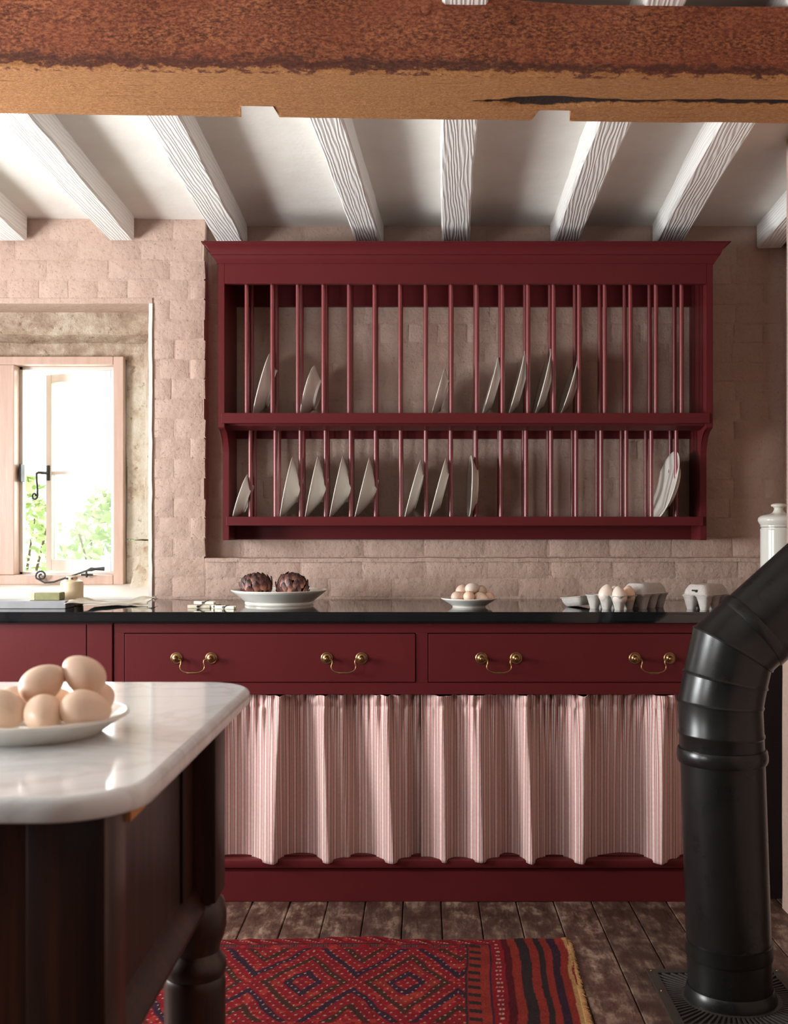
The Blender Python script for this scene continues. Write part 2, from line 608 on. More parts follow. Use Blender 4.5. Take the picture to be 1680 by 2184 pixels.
M = dict(
    wall=m_wall(), wood=m_white_wood(), plaster=m_plaster(), beam=m_beam(), floor=m_floor(), stone=m_stone(),
    marble=m_marble(), island=m_island_wood(), curtain=m_curtain(), rug=m_rug(), glass=m_glass(), leaf=m_leaf(),
    pipe=m_pipe(), worktop=m_worktop(), bract=m_bract(), frame=m_frame_paint(),
    egg=m_egg('brown_eggshell', rgb(238, 204, 178)), egg2=m_egg('pale_eggshell', rgb(221, 193, 175)), egg3=m_egg('white_eggshell', rgb(229, 214, 201)),
    red_lit=simple('oxblood_lit_gloss', rgb(122, 46, 49), 0.34, 0.04, 4, spec=0.8),  # oxblood brightened for the dowels, window light put into the colour
    red=simple('oxblood_paint', rgb(92, 30, 33), 0.42, 0.04, 4, bump=0.05, bscale=60, spec=0.22),
    china=simple('white_glazed_china', rgb(234, 230, 221), 0.14, 0.03, 20),
    cream=simple('cream_enamel', rgb(223, 220, 210), 0.16, 0.02, 12),
    brass=simple('aged_brass', rgb(150, 118, 82), 0.34, 0.2, 60, metallic=1.0),
    iron=simple('black_iron', rgb(34, 34, 36), 0.45, 0.2, 90, bump=0.3, bscale=150),
    grate=simple('cast_iron', rgb(48, 44, 40), 0.5, 0.2, 90, bump=0.3, bscale=150),
    slate=simple('grey_slate', rgb(140, 140, 142), 0.5, 0.1, 20),
    pulp=simple('grey_egg_box_pulp', rgb(192, 186, 179), 0.92, 0.08, 120, bump=0.5, bscale=350),
    dark=simple('dark_recess', rgb(26, 20, 18), 0.8, 0.1, 20),
    gap=simple('gap_shade', rgb(34, 18, 15), 0.7, 0.15, 20),  # near-black colour holding the shade behind the stovepipe
    rear=simple('dark_bounce_cut', rgb(58, 36, 30), 0.6, 0.1, 10),  # unseen rear wall made dark to cut bounced light
    wall_l=simple('dusky_pink_paint', rgb(150, 112, 98), 0.8, 0.06, 10),  # left wall darkened to cut bounced light
    soap=simple('olive_soap', rgb(128, 128, 84), 0.55, 0.12, 40),
    soapend=simple('pale_soap', rgb(198, 192, 162), 0.55, 0.08, 40),
    pot=simple('cream_stoneware', rgb(210, 190, 156), 0.3, 0.06, 20),
    linen=simple('pale_linen', rgb(210, 205, 190), 0.9, 0.05, 40, bump=0.4, bscale=500),
    peg=simple('pale_peg_wood', rgb(222, 214, 190), 0.6, 0.12, 60),
    white=simple('white_window_paint', rgb(218, 210, 204), 0.4, 0.03, 10),
    sill=simple('white_plaster_sill', rgb(223, 218, 210), 0.6, 0.03, 12, bump=0.2, bscale=40, bdist=0.004),
    lawn=simple('lawn', rgb(132, 162, 92), 0.9, 0.2, 3),
    bark=simple('shrub_bark', rgb(110, 92, 74), 0.9, 0.2, 20),
    glint=simple('pale_glint', rgb(206, 146, 92), 0.7, 0.12, 60),
    fringe=simple('undyed_wool', rgb(198, 156, 104), 0.9, 0.2, 200),
)
# ------------------------------------------------------------------ the setting
YW, YR = 4.12, 4.20            # face of the back wall, and of the shallow recess behind the rack
XL, XR, XA = -2.96, 1.09, 1.345  # left wall, face of the chimney breast, right side of the alcove
XREC = -0.8034                 # left edge of the recess
ZLEDGE = 1.0484
SLOPE = 0.0694                 # joists climb towards the viewer
def joist_z(y, x=0.5):
    return 2.207 + (SLOPE + min(.016, max(0, .026 * (.13 - x)))) * (4.1 - y)

# ---- floor of boards
floor = thing('floor', 'old dark floorboards running from the viewer to the red cabinets', 'floor', kind='structure')
bm = BM(); box(bm, XL, XA + .02, -2.7, YW + .1, -0.06, -0.022); obj('subfloor', bm, M['dark'], floor)
plank_mesh = []
for v in range(6):
    bm = BM(); box(bm, -0.0567, 0.0567, 0, 6.85, -0.022, 0.0, 0.0022, 1)
    plank_mesh.append(mesh_of('plank', bm, M['floor'], 30))
for k in range(-25, 12):
    x = -0.0655 + 0.1165 * (k + 0.5)
    o = link('plank', plank_mesh[k % 6], floor, loc=(x, -2.7, rnd.uniform(-0.002, 0.0)), rot=(0, rnd.uniform(-.008, .008), 0))

# ---- back wall with its bricks
wb = thing('wall_back', 'uneven pink painted brick wall behind the plate rack and worktop', 'wall', kind='structure')
WX0, WX1, WZ0, WZ1 = -2.30, -0.9957, 0.900, 1.979    # window opening in the wall face
bm = BM()
D = 0.0016
box(bm, XL, WX0, YW + D, YW + .5, 0, 2.75)
box(bm, WX0, WX1, YW + D, YW + .5, 0, 0.86)
box(bm, WX0, WX1, YW + D, YW + .5, WZ1, 2.75)
box(bm, WX1, XREC - .004, YW + D, YW + .5, 0, 2.75)
box(bm, XREC - .004, XA + .02, YW + D, YW + .5, 0, ZLEDGE - .002)
box(bm, XREC - .004, XA + .02, YR + D, YW + .5, ZLEDGE - .002, 2.75)
obj('masonry', bm, M['wall'], wb)
# painted plaster lip round the window opening and along the ledge of the recess
bm = BM()
def lip(bm, pts, w, y0, y1, ax):
    n = len(pts)
    for i in range(n - 1):
        (a, c), (b, d) = pts[i], pts[i + 1]
        if ax == 'v':
            q = [(a, c), (a + w, c), (b + w, d), (b, d)]
        else:
            q = [(a, c), (b, d), (b, d + w), (a, c + w)]
        prism(bm, q, 'y', y0, y1)
vpts = [(WX1 - .013 + rnd.uniform(-.0015, .0015), WZ0 - .03 + k * (WZ1 - WZ0 + .03) / 24) for k in range(25)]
lip(bm, vpts, 0.013, YW - .006, YW + .18, 'v')
obj('plaster_lip', bm, M['sill'], wb)
bm = BM()
lip(bm, [(WX0 + k * (WX1 - WX0) / 20, WZ1 + rnd.uniform(-.001, .001)) for k in range(21)], 0.02, YW - .003, YW + .19, 'h')
obj('plaster_lip', bm, M['wall'], wb)
bm = BM()
N = 60
top = [(XREC + .002 + (XA - XREC) * k / N, ZLEDGE - .004 + rnd.uniform(-.0015, .0015)) for k in range(N + 1)]
for i in range(N):
    prism(bm, [(top[i][0], top[i][1] - .010), (top[i + 1][0], top[i + 1][1] - .010), (top[i + 1][0], top[i + 1][1] + .004), (top[i][0], top[i][1] + .004)], 'y', YW - .007, YR + .01)
obj('ledge', bm, M['wall'], wb)

BL, BH, JT = 0.224, 0.0700, 0.0026
def brick_mesh(L, seed):
    r = random.Random(seed)
    bm = BM()
    nu, nv = (6, 3) if L > .15 else (4, 3)
    tilt, yaw = r.uniform(-.0004, .0004), r.uniform(-.0004, .0004)
    V = []
    for i in range(nu + 1):
        row = []
        for j in range(nv + 1):
            u, v = i / nu, j / nv
            ex = 0.0013 if i in (0, nu) else 0
            ez = 0.0006 if j in (0, nv) else 0
            uu = (u - .5) * L; vv = (v - .5) * BH
            if i in (1, nu - 1):
                uu = math.copysign(L / 2 - .004 - r.uniform(0, .003), uu)
            if j in (1, nv - 1):
                vv = math.copysign(BH / 2 - .004 - r.uniform(0, .003), vv)
            if i in (0, nu):
                uu += r.uniform(-.0035, .0015) * (1 if i else -1)
            if j in (0, nv):
                vv += r.uniform(-.003, .001) * (1 if j else -1)
            y = max(ex, ez) + r.uniform(-.0008, .0008) + tilt * (v - .5) * 2 + yaw * (u - .5) * 2
            row.append(bm.verts.new((uu, y, vv)))
        V.append(row)
    for i in range(nu):
        for j in range(nv):
            bm.faces.new((V[i][j], V[i + 1][j], V[i + 1][j + 1], V[i][j + 1]))
    loop = [V[i][0] for i in range(nu + 1)] + [V[nu][j] for j in range(1, nv + 1)] + [V[i][nv] for i in range(nu - 1, -1, -1)] + [V[0][j] for j in range(nv - 1, 0, -1)]
    back = [bm.verts.new((v.co.x, 0.02, v.co.z)) for v in loop]
    n = len(loop)
    for i in range(n):
        bm.faces.new((loop[i], back[i], back[(i + 1) % n], loop[(i + 1) % n]))
    return mesh_of('brick', bm, M['wall'], 60)
STR = [brick_mesh(BL, 100 + i) for i in range(9)]
HDR = [brick_mesh(0.107, 200 + i) for i in range(6)]
def lay(x0, x1, z0, z1, y, holes=(), clip_left=None, start=0):
    nz = max(1, round((z1 - z0) / 0.073))
    ph = (z1 - z0) / nz
    for r_ in range(nz):
        z = z0 + (r_ + .5) * ph
        hdr = (r_ + start) % 4 == 3
        x = x0 - (0.0 if (r_ + start) % 2 else BL / 2) - (0.03 if hdr else 0)
        while x < x1:
            L = 0.107 if hdr else BL
            spans = [(max(x, x0), min(x + L, x1))]
            for hx0, hx1, hz0, hz1 in holes:
                if hz0 < z < hz1:
                    ns = []
                    for a, b in spans:
                        if b <= hx0 or a >= hx1:
                            ns.append((a, b))
                        else:
                            if a < hx0: ns.append((a, hx0))
                            if b > hx1: ns.append((hx1, b))
                    spans = ns
            for a, b in spans:
                if b - a > 0.03:
                    me = rnd.choice(HDR if (hdr or b - a < .13) else STR)
                    ln = 0.107 if me in HDR else BL
                    w = b - a
                    jit = rnd.uniform(-.0015, .0015)
                    o = link('brick', me, wb, loc=((a + b) / 2, y + rnd.uniform(-.0003, .0006), z + jit))
                    o.scale = (w / ln, 1, (ph - JT + rnd.uniform(-.0015, .0025)) / BH)
            x += L + JT + rnd.choice((-.002, -.001, 0, .004, .006))
lay(-1.72, XREC + .001, 0.905, 2.285, YW, [(WX0, WX1 + .006, 0, WZ1 + .022)])
lay(XREC + .004, XA, 0.905, ZLEDGE - .006, YW, start=1)
lay(XREC + .008, XA, ZLEDGE + .002, 2.285, YR, start=0)

# ---- other walls (the left wall carries a window that lights the room and one added for fill)
wl = thing('wall_left', 'plain pink painted wall along the left side of the kitchen', 'wall', kind='structure')
bm = BM()
LY0, LY1, LZ0, LZ1 = 2.05, 3.2, 0.85, 1.87
box(bm, XL - .3, XL, -2.7, .1, 0, 2.85)
box(bm, XL - .3, XL, 1.3, LY0, 0, 2.85)
box(bm, XL - .3, XL, .1, 1.3, 0, LZ0)
box(bm, XL - .3, XL, .1, 1.3, LZ1 + .1, 2.85)
box(bm, XL - .3, XL, LY1, YW + .5, 0, 2.85)
box(bm, XL - .3, XL, LY0, LY1, 0, LZ0)
box(bm, XL - .3, XL, LY0, LY1, LZ1, 2.85)
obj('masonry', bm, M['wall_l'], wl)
wr = thing('wall_right', 'pale pink chimney breast wall that the stovepipe runs into', 'wall', kind='structure')
bm = BM()
N = 40
edge = [XR + .0135 * max(0, min(1, (2.85 * k / N - .85) / .3)) + .003 * mn.noise((k * .35, 0, 3)) for k in range(N + 1)]
for k in range(N):
    z0, z1 = 2.85 * k / N, 2.85 * (k + 1) / N
    vs = [(edge[k], 3.43), (1.6, 3.43), (1.6, -2.7), (edge[k] + .0, -2.7)]
    ws = [(edge[k + 1], 3.43), (1.6, 3.43), (1.6, -2.7), (edge[k + 1], -2.7)]
    A = [bm.verts.new((x, y, z0)) for x, y in vs]; B = [bm.verts.new((x, y, z1)) for x, y in ws]
    for i in range(4):
        bm.faces.new((A[i], A[(i + 1) % 4], B[(i + 1) % 4], B[i]))
obj('masonry', bm, M['wall'], wr)
bm = BM(); box(bm, XA, 1.6, 3.43, YW + .5, 0, 2.75); obj('alcove_side', bm, M['wall'], wr)
wk = thing('wall_rear', 'unseen wall behind the viewer, made dark to cut bounced light', 'wall', kind='structure')
bm = BM(); box(bm, XL - .3, 1.6, -2.9, -2.7, 0, 2.95); obj('masonry', bm, M['rear'], wk)

# ---- ceiling and joists
ce = thing('ceiling', 'sloping white plaster ceiling with white painted joists', 'ceiling', kind='structure')
bm = BM()
def ceil_pt(u, v):
    x = XL - .1 + u * 4.5; y = -2.8 + v * 7.1
    return (x, y, joist_z(y, x) + .085 + .006 * mn.noise((x * 1.7, y * 1.7, 0)))
grid(bm, 40, 60, ceil_pt)
obj('plaster', bm, M['plaster'], ce, 180)
for i, (xc, sk) in enumerate(((-2.68, .02), (-2.28, .02), (-1.90, .02), (-1.50, .02), (-1.108, .02), (-.712, .011), (-.205, .069), (.111, .013), (.516, -.01), (.894, .027), (1.285, .02))):
    bm = BM()
    w = 0.047 + (.004 if i % 2 else 0)
    r = random.Random(i)
    N = 70
    sec = [(-w, 0.09), (-w, 0.006), (-w + .006, 0), (w - .006, 0), (w, 0.006), (w, 0.09)]
    rings = []
    y_end = 4.10 if xc < -.75 else 4.19
    for k in range(N + 1):
        y = -2.7 + (y_end + 2.7) * k / N
        dx = .006 * mn.noise((i * 9, y * 1.3, 0)) + (y - 4.1) * sk
        ring = []
        for (sx, sz) in sec:
            q = .0035 * mn.noise((i * 5 + sx * 40, y * 6, sz * 30))
            ring.append(bm.verts.new((xc + dx + sx + q, y, joist_z(y, xc) + sz + (q if sz < .02 else 0))))
        rings.append(ring)
    for a, b in zip(rings, rings[1:]):
        for j in range(5):
            bm.faces.new((a[j], b[j], b[j + 1], a[j + 1]))
    bm.faces.new(rings[0]); bm.faces.new(rings[-1])
    obj('joist', bm, M['wood'], ce, 28)

# ---- the big beam
BY0, BY1, BZ0, BZ1 = 2.50, 2.772, 2.170, 2.331
bm = BM()
NX = 700
prof = []   # around the section: front top -> front bottom -> underside -> back
for k in range(14):
    prof.append(('f', BY0, BZ1 - .003 - (BZ1 - BZ0 - .012) * k / 13))
for k in range(1, 5):
    a = R(90) * k / 5
    prof.append(('c', BY0 + .014 * (1 - math.cos(a)), BZ0 + .010 * (1 - math.sin(a))))
for k in range(40):
    prof.append(('u', BY0 + .014 + (BY1 - BY0 - .014) * k / 39, BZ0))
for k in range(1, 5):
    prof.append(('b', BY1, BZ0 + (BZ1 - BZ0) * k / 4))
wl_worn_lit = bm.verts.layers.float.new('worn_lit')
wl_split = bm.verts.layers.float.new('split')
notches = [(-.444, -.358, -.448), (.276, .352, .262)]
def split_at(x):
    if x < .095: return 0.0
    t = x - .095
    return max(.004, (.008 + .0165 * math.exp(-((x - .29) / .12) ** 2) + .007 * min(1, max(0, (x - .5) / .2)))) * min(1, t / .12) + .002 * mn.noise((x * 30, 0, 5))
rings = []
for i in range(NX + 1):
    x = XL + .002 + (XR + .05 - XL) * i / NX
    notch = 0
    for a, b, c in notches:
        if c <= x <= b:
            notch = 1
            slant = 1.0 if x >= a else (x - c) / max(1e-6, a - c)
            notch = slant
    ring = []
    for kind, y, z in prof:
        nz = .006 * mn.noise((x * 2.2, y * 9, z * 9)) + .0022 * mn.noise((x * 16, y * 55, z * 55))
        yy, zz = y, z
        worn_lit = 0.0; sp = 0.0
        if kind == 'f':
            yy = y + nz - .02 * (z - BZ0)
            worn_lit = 0.62 - (z - BZ0) / .055
        elif kind == 'c':
            zz = z + nz * .6; yy = y + nz
            worn_lit = 0.75 - .1 * mn.noise((x * 5, 0, 0)); worn_lit = 0.6
        else:
            worn_lit = 1.0 if kind == 'u' else .4
            if kind == 'u':
                zz = z + nz * .45
                worn_lit = 0.65 + min(.5, (y - BY0) * 9)
                # the ragged split along the underside
                yc = 2.655 - .012 * (x - .1) + .004 * mn.noise((x * 6, 2, 0))
                w = split_at(x)
                if w > 0:
                    d = abs(y - yc) / w
                    if d < 1.6:
                        s = max(0, 1 - d / 1.6)
                        zz += .02 * s * min(1, w / .01); sp = min(1, s * 1.6)
            back = (y - BY0) / (BY1 - BY0)
            if notch and y > BY1 - .072 * notch:
                yy = BY1 - .072 * notch
                worn_lit = .35 if kind == 'b' else worn_lit
            yy += .006 * (x + .3) * 0 + (.003 * mn.noise((x * 9, 7, z * 5)) if back > .97 else 0)
        zz -= .013 * (x + .25)
        if kind == 'f': zz += max(0, .35 - x) * .06 * (z - BZ0) / (BZ1 - BZ0)
        v = bm.verts.new((x, yy, zz))
        v[wl_worn_lit] = worn_lit; v[wl_split] = sp
        ring.append(v)
    rings.append(ring)
for a, b in zip(rings, rings[1:]):
    for j in range(len(prof) - 1):
        bm.faces.new((a[j], b[j], b[j + 1], a[j + 1]))
    bm.faces.new((a[0], a[-1], b[-1], b[0]))
beam = obj('beam', bm, M['beam'], None, 60)
tag(beam, 'huge rough brown oak beam across the top, its paler underside wear plus painted bounce light', 'beam', kind='structure')
# peg end and two nail holes on the face of the beam
def face_at(px, py):
    p = at(px, py, BY0); return p
bm = BM()
c = face_at(909, 21)
lathe(bm, [(0, .006), (.0085, .006), (.0112, .004), (.0125, 0)], 20, Matrix.Translation((c.x, BY0 - .006, c.z)) @ Matrix.Rotation(R(90), 4, 'X'))
obj('oak_peg', bm, M['beam'], beam, 40)
for px, py in ((451, 61), (600, 64)):
    c = face_at(px, py); bm = BM()
    lathe(bm, [(0, .004), (.0045, .003), (.0055, 0)], 10, Matrix.Translation((c.x, BY0 - .001, c.z)) @ Matrix.Rotation(R(90), 4, 'X'))
    obj('nail_head', bm, M['iron'], beam, 40)

# ---- window in the back wall
YF = 4.34
w1 = thing('window_1', 'open timber casement window in a weathered stone surround above the sink', 'window', (-1.4, YF, .94), kind='structure')
def stone_block(x0, x1, y0, y1, z0, z1, name, fn=None):
    bm = BM()
    n = 14
    def P(axis):
        pass
    box(bm, x0, x1, y0, y1, z0, z1)
    bmesh.ops.subdivide_edges(bm, edges=bm.edges[:], cuts=9, use_grid_fill=True)
    for v in bm.verts:
        if fn: v.co = fn(v.co)
        v.co += Vector([.006 * mn.noise(v.co * 14 + Vector((k * 7, 0, 0))) + .003 * mn.noise(v.co * 45 + Vector((k * 7, 0, 0))) for k in range(3)])
    obj(name, bm, M['stone'], w1, 35)
# lintel with a chamfer, and the right jamb with a stepped chamfer and a stop at its foot
def ch_lint(co):
    t = (1.975 - co.z) / .165
    if co.y < 4.37:
        co.y += .075 * max(0, min(1, (t - .5) / .08)) + (.012 if t > .85 else 0)
    return co
stone_block(-2.3, -1.0, 4.285, 4.5, 1.81, 2.02, 'stone_lintel', ch_lint)
def ch_jamb(co):
    t = (co.x + 1.155) / .16
    if co.y < 4.37:
        co.y += .085 * (1 - max(0, min(1, (t - .50) / .10))) - (.02 if t > .85 else 0)
    return co
stone_block(-1.155, -.98, 4.285, 4.5, 1.115, 1.985, 'stone_jamb', ch_jamb)
def ch_stop(co):
    t = (co.x + 1.155) / .16
    k = max(0, min(1, (co.z - .93) / .19))
    if co.y < 4.37:
        co.y += .085 * (1 - max(0, min(1, (t - .1 - .40 * k) / .10)))
    return co
stone_block(-1.155, -.98, 4.285, 4.5, .90, 1.11, 'stone_jamb_foot', ch_stop)
# sill, sloping to the worktop
bm = BM()
prism(bm, [(YW - .004, .86), (YW - .004, .909), (YF + .01, .941), (YF + .2, .941), (YF + .2, .86)], 'x', WX0, WX1 + .012, .004)
obj('window_sill', bm, M['sill'], w1, 40)
# timber frame: right post, head, foot, mullion
k = YF
def fx(px): return (px - CX) / F * k
zt0, zt1 = CZ - (778 - CY) / F * k, CZ - (760 - CY) / F * k
zb0, zb1 = CZ - (1247 - CY) / F * k, CZ - (1226 - CY) / F * k
x_r0, x_r1 = fx(241), fx(263)
x_m0, x_m1 = fx(-14), fx(31)
for nm, bx in (('frame_post', (x_r0, x_r1, k, k + .09, zb0, zt1)), ('frame_head', (-2.3, x_r0, k, k + .09, zt0, zt1)),
               ('frame_foot', (-2.3, x_r0, k, k + .09, zb0, zb1)), ('mullion', (x_m0, x_m1, k - .005, k + .09, zb1, zt0))):
    bm = BM(); box(bm, *bx, .004); obj(nm, bm, M['frame'], w1, 40)
# white painted rebate inside the frame
bm = BM()
box(bm, x_m1, x_r0, k + .055, k + .088, zt0 - .012, zt0, .001)
box(bm, x_m1, x_r0, k + .055, k + .088, zb1, zb1 + .010, .001)
box(bm, x_m1, x_m1 + .012, k + .055, k + .088, zb1, zt0, .001)
obj('rebate', bm, M['white'], w1, 40)
# the open casement: hinged at the right, swung outwards
phi = R(27)
cz0, cz1 = zb1 + .008, zt0 - .008
CWD = x_r0 - x_m1 - .004
cs = bpy.data.objects.new('casement', None); COL.objects.link(cs); cs.parent = w1
hx, hy = x_r0 - .003, k + .062
cs.location = Vector((hx, hy, 0)) - Vector((-1.4, YF, .94)); cs.rotation_euler = (0, 0, -phi)
def cpart(name, bxs, mat):
    bm = BM()
    for b in bxs: box(bm, *b, .003)
    return obj(name, bm, mat, cs, 40, loc=(0, 0, 0))
st = .030
zmid = CZ - (1006 - CY) / F * (k + .1)
cpart('casement_frame', [(-CWD, -CWD + st, 0, .034, cz0, cz1), (-st, 0, 0, .034, cz0, cz1),
                         (-CWD + st, -st, 0, .034, cz1 - .034, cz1), (-CWD + st, -st, 0, .034, cz0, cz0 + .045)], M['white'])
cpart('glazing_bar', [(-CWD + st, -st, .003, .030, zmid - .007, zmid + .007)], M['white'])
for z0, z1 in ((cz0 + .045, zmid - .007), (zmid + .007, cz1 - .034)):
    bm = BM(); box(bm, -CWD + st, -st, .015, .019, z0, z1); obj('pane', bm, M['glass'], cs, loc=(0, 0, 0))
# casement handle with a curled tail
bm = BM()
hxx = -CWD + .016
box(bm, hxx - .008, hxx + .008, -.006, .001, zmid - .03, zmid + .032, .003)
tube(bm, [(hxx, -.004, zmid), (hxx, -.03, zmid), (hxx - .02, -.034, zmid + .002), (hxx - .032, -.034, zmid - .003)], [.006, .006, .0055, .005], 8)
pts = [(hxx - .032, -.034, zmid), (hxx - .030, -.034, zmid - .03), (hxx - .026, -.034, zmid - .062), (hxx - .026, -.034, zmid - .085)]
for a in range(0, 400, 25):
    rr = .016 * (1 - a / 620)
    pts.append((hxx - .042 + rr * math.cos(R(-a)), -.034, zmid - .092 + rr * math.sin(R(-a))))
tube(bm, pts, [.004] * len(pts), 8)
obj('casement_handle', bm, M['iron'], cs, 60, loc=(0, 0, 0))
# keep plates on the mullion and the curly iron stay on the foot of the frame
for px in (38, -3):
    c = at(px, 1008, k - .004); bm = BM()
    box(bm, c.x - .004, c.x + .004, k + (.02 if px > 0 else -.012), k + (.06 if px > 0 else -.004), c.z - .034, c.z + .034, .002)
    if px > 0: obj('latch_plate', bm, M['iron'], w1, 40)
    else: bm.free()
bm = BM()
ys = k - .02
P = lambda px, py, d=0: at(px, py, ys + d)
c0 = P(88, 1228)
pts = []
for a in range(0, 520, 24):
    rr = .004 + .018 * a / 520
    pts.append(c0 + Vector((rr * math.cos(R(a + 60)), 0, rr * math.sin(R(a + 60)))))
pts += [P(96, 1243), P(115, 1241), P(135, 1234), P(160, 1226), P(185, 1217), P(195, 1214), P(203, 1213.5), P(222, 1213)]
rad = [.0035] * (len(pts) - 3) + [.008, .005, .008]
tube(bm, pts, rad, 8)
p = P(184, 1217); tube(bm, [p, p + Vector((0, .005, -.026))], .004, 8)
p = P(184, 1226); tube(bm, [p + Vector((-.022, .01, 0)), p + Vector((.022, .01, 0))], .0045, 8)
obj('casement_stay', bm, M['iron'], w1, 60)
# the next light, closed (only its edge could be seen)
bm = BM()
xl0, xl1 = -2.29, x_m0
for b in ((xl0, xl0 + st, k + .03, k + .064, cz0, cz1), (xl1 - st, xl1, k + .03, k + .064, cz0, cz1), (xl0 + st, xl1 - st, k + .03, k + .064, cz1 - .034, cz1), (xl0 + st, xl1 - st, k + .03, k + .064, cz0, cz0 + .045)):
    box(bm, *b, .003)
obj('fixed_light_frame', bm, M['white'], w1, 40)
bm = BM(); box(bm, xl0 + st, xl1 - st, k + .045, k + .049, cz0 + .045, cz1 - .034); obj('pane', bm, M['glass'], w1)

# ---- window in the left wall, and one added for the near fill lamp
for wname, wlab, LY0, LY1, LZ1 in (('window_2', 'plain timber window in the left wall, by the back wall', LY0, LY1, LZ1), ('fill_window', 'unseen timber window added in the left wall for the near fill lamp', .1, 1.3, LZ1 + .1)):
  w2 = thing(wname, wlab, 'window', (XL - .12, (LY0 + LY1) / 2, LZ0), kind='structure')
  for nm, b in (('frame_post', (XL - .15, XL - .08, LY0, LY0 + .05, LZ0, LZ1)), ('frame_post', (XL - .15, XL - .08, LY1 - .05, LY1, LZ0, LZ1)),
              ('frame_head', (XL - .15, XL - .08, LY0 + .05, LY1 - .05, LZ1 - .05, LZ1)), ('frame_foot', (XL - .15, XL - .08, LY0 + .05, LY1 - .05, LZ0, LZ0 + .05))):
    bm = BM(); box(bm, *b, .004); obj(nm, bm, M['frame'], w2, 40)
  bm = BM(); box(bm, XL - .118, XL - .114, LY0 + .05, LY1 - .05, LZ0 + .05, LZ1 - .05); obj('pane', bm, M['glass'], w2)

# ---- outside: lawn and shrubs
lawn = thing('ground', 'pale green lawn outside the window', 'lawn', kind='structure')
bm = BM(); box(bm, -12, 8, 4.7, 22, -.3, -.02); obj('turf', bm, M['lawn'], lawn)
def shrub(x, y, h, w, label, seed, n=1600):
    t = thing('shrub', label, 'shrub', (x, y, -.02), group='garden shrubs')
    bm = BM(); r = random.Random(seed)
    for i in range(n):
        a = r.uniform(0, 2 * math.pi); u = r.uniform(0.05, 1); q = r.uniform(.35, 1) ** .5
        rad = w * (math.sin(math.pi * min(.97, .18 + .78 * u)) ** .6) * q * (1 + .25 * mn.noise((a * 2, u * 4, seed)))
        c = Vector((x + rad * math.cos(a), y + rad * math.sin(a), h * u))
        d = Vector((r.gauss(0, 1), r.gauss(0, 1), r.gauss(0, .8))).normalized()
        s = d.cross(Vector((r.gauss(0, 1), r.gauss(0, 1), r.gauss(0, 1)))).normalized()
        L = r.uniform(.035, .06)
        vs = [bm.verts.new(c - d * L), bm.verts.new(c + s * L * .45), bm.verts.new(c + d * L), bm.verts.new(c - s * L * .45)]
        bm.faces.new(vs)
    obj('foliage', bm, M['leaf'], t, kind='stuff')
    bm = BM()
    for i in range(5):
        a = i * 1.3
        tube(bm, [(x + .05 * math.cos(a), y + .05 * math.sin(a), -.02), (x + .3 * w * math.cos(a), y + .3 * w * math.sin(a), h * .45), (x + .6 * w * math.cos(a), y + .6 * w * math.sin(a), h * .8)], [.02, .014, .006], 6)
    obj('stems', bm, M['bark'], t, 60, kind='stuff')
shrub(-2.0, 7.4, 1.40, .48, 'blurred green shrub behind the right half of the window', 3)
shrub(-3.0, 8.2, 1.55, .45, 'paler shrub showing through the open gap of the casement', 5)
shrub(-2.2, 9.6, 1.35, .5, 'low faint shrub beyond the lower right pane', 8)
# ------------------------------------------------------------------ fitted cabinets and worktop
YC = 3.49                      # face of the cabinets
def cx(px, Y=YC): return (px - CX) / F * Y
def cz(py, Y=YC): return CZ - (py - CY) / F * Y
ZT0, ZT1 = 0.866, 0.8995
wt = thing('worktop', 'long polished black stone worktop under the pink brick wall', 'worktop', (-.5, 3.8, ZT0))
bm = BM()
poly = [(XL + .01, YW - .004), (XL + .01, 3.462), (XR - .004, 3.462), (XR + .226, 3.462), (XR + .226, YW - .004)]
poly = [(XL + .01, 3.46), (1.335, 3.46), (1.335, YW - .004), (XL + .01, YW - .004)]
prism(bm, poly, 'z', ZT0, ZT1, .006)
obj('slab', bm, M['worktop'], wt, 50)

# sink cabinet at the left (one flush red panel and a stile)
x_a, x_b = cx(240.5), cx(243)
cab1 = thing('sink_cabinet', 'plain oxblood red cabinet front at the left, below the sink', 'cabinet', (-1.7, YC, 0))
bm = BM(); box(bm, XL + .02, x_a, YC, YC + .02, 0.0, ZT0 - .002, .001)
box(bm, XL + .02, x_a, YC + .02, YW - .02, 0.0, .7)
obj('carcass', bm, M['red'], cab1, 40)
bm = BM(); box(bm, XL + .03, cx(184.5), YC - .004, YC - .0005, .12, ZT0 - .006, .0015); obj('front_panel', bm, M['red'], cab1, 40)
bm = BM(); box(bm, cx(186.5), x_a - .001, YC - .004, YC - .0005, 0.0, ZT0 - .006, .0015); obj('stile', bm, M['red'], cab1, 40)

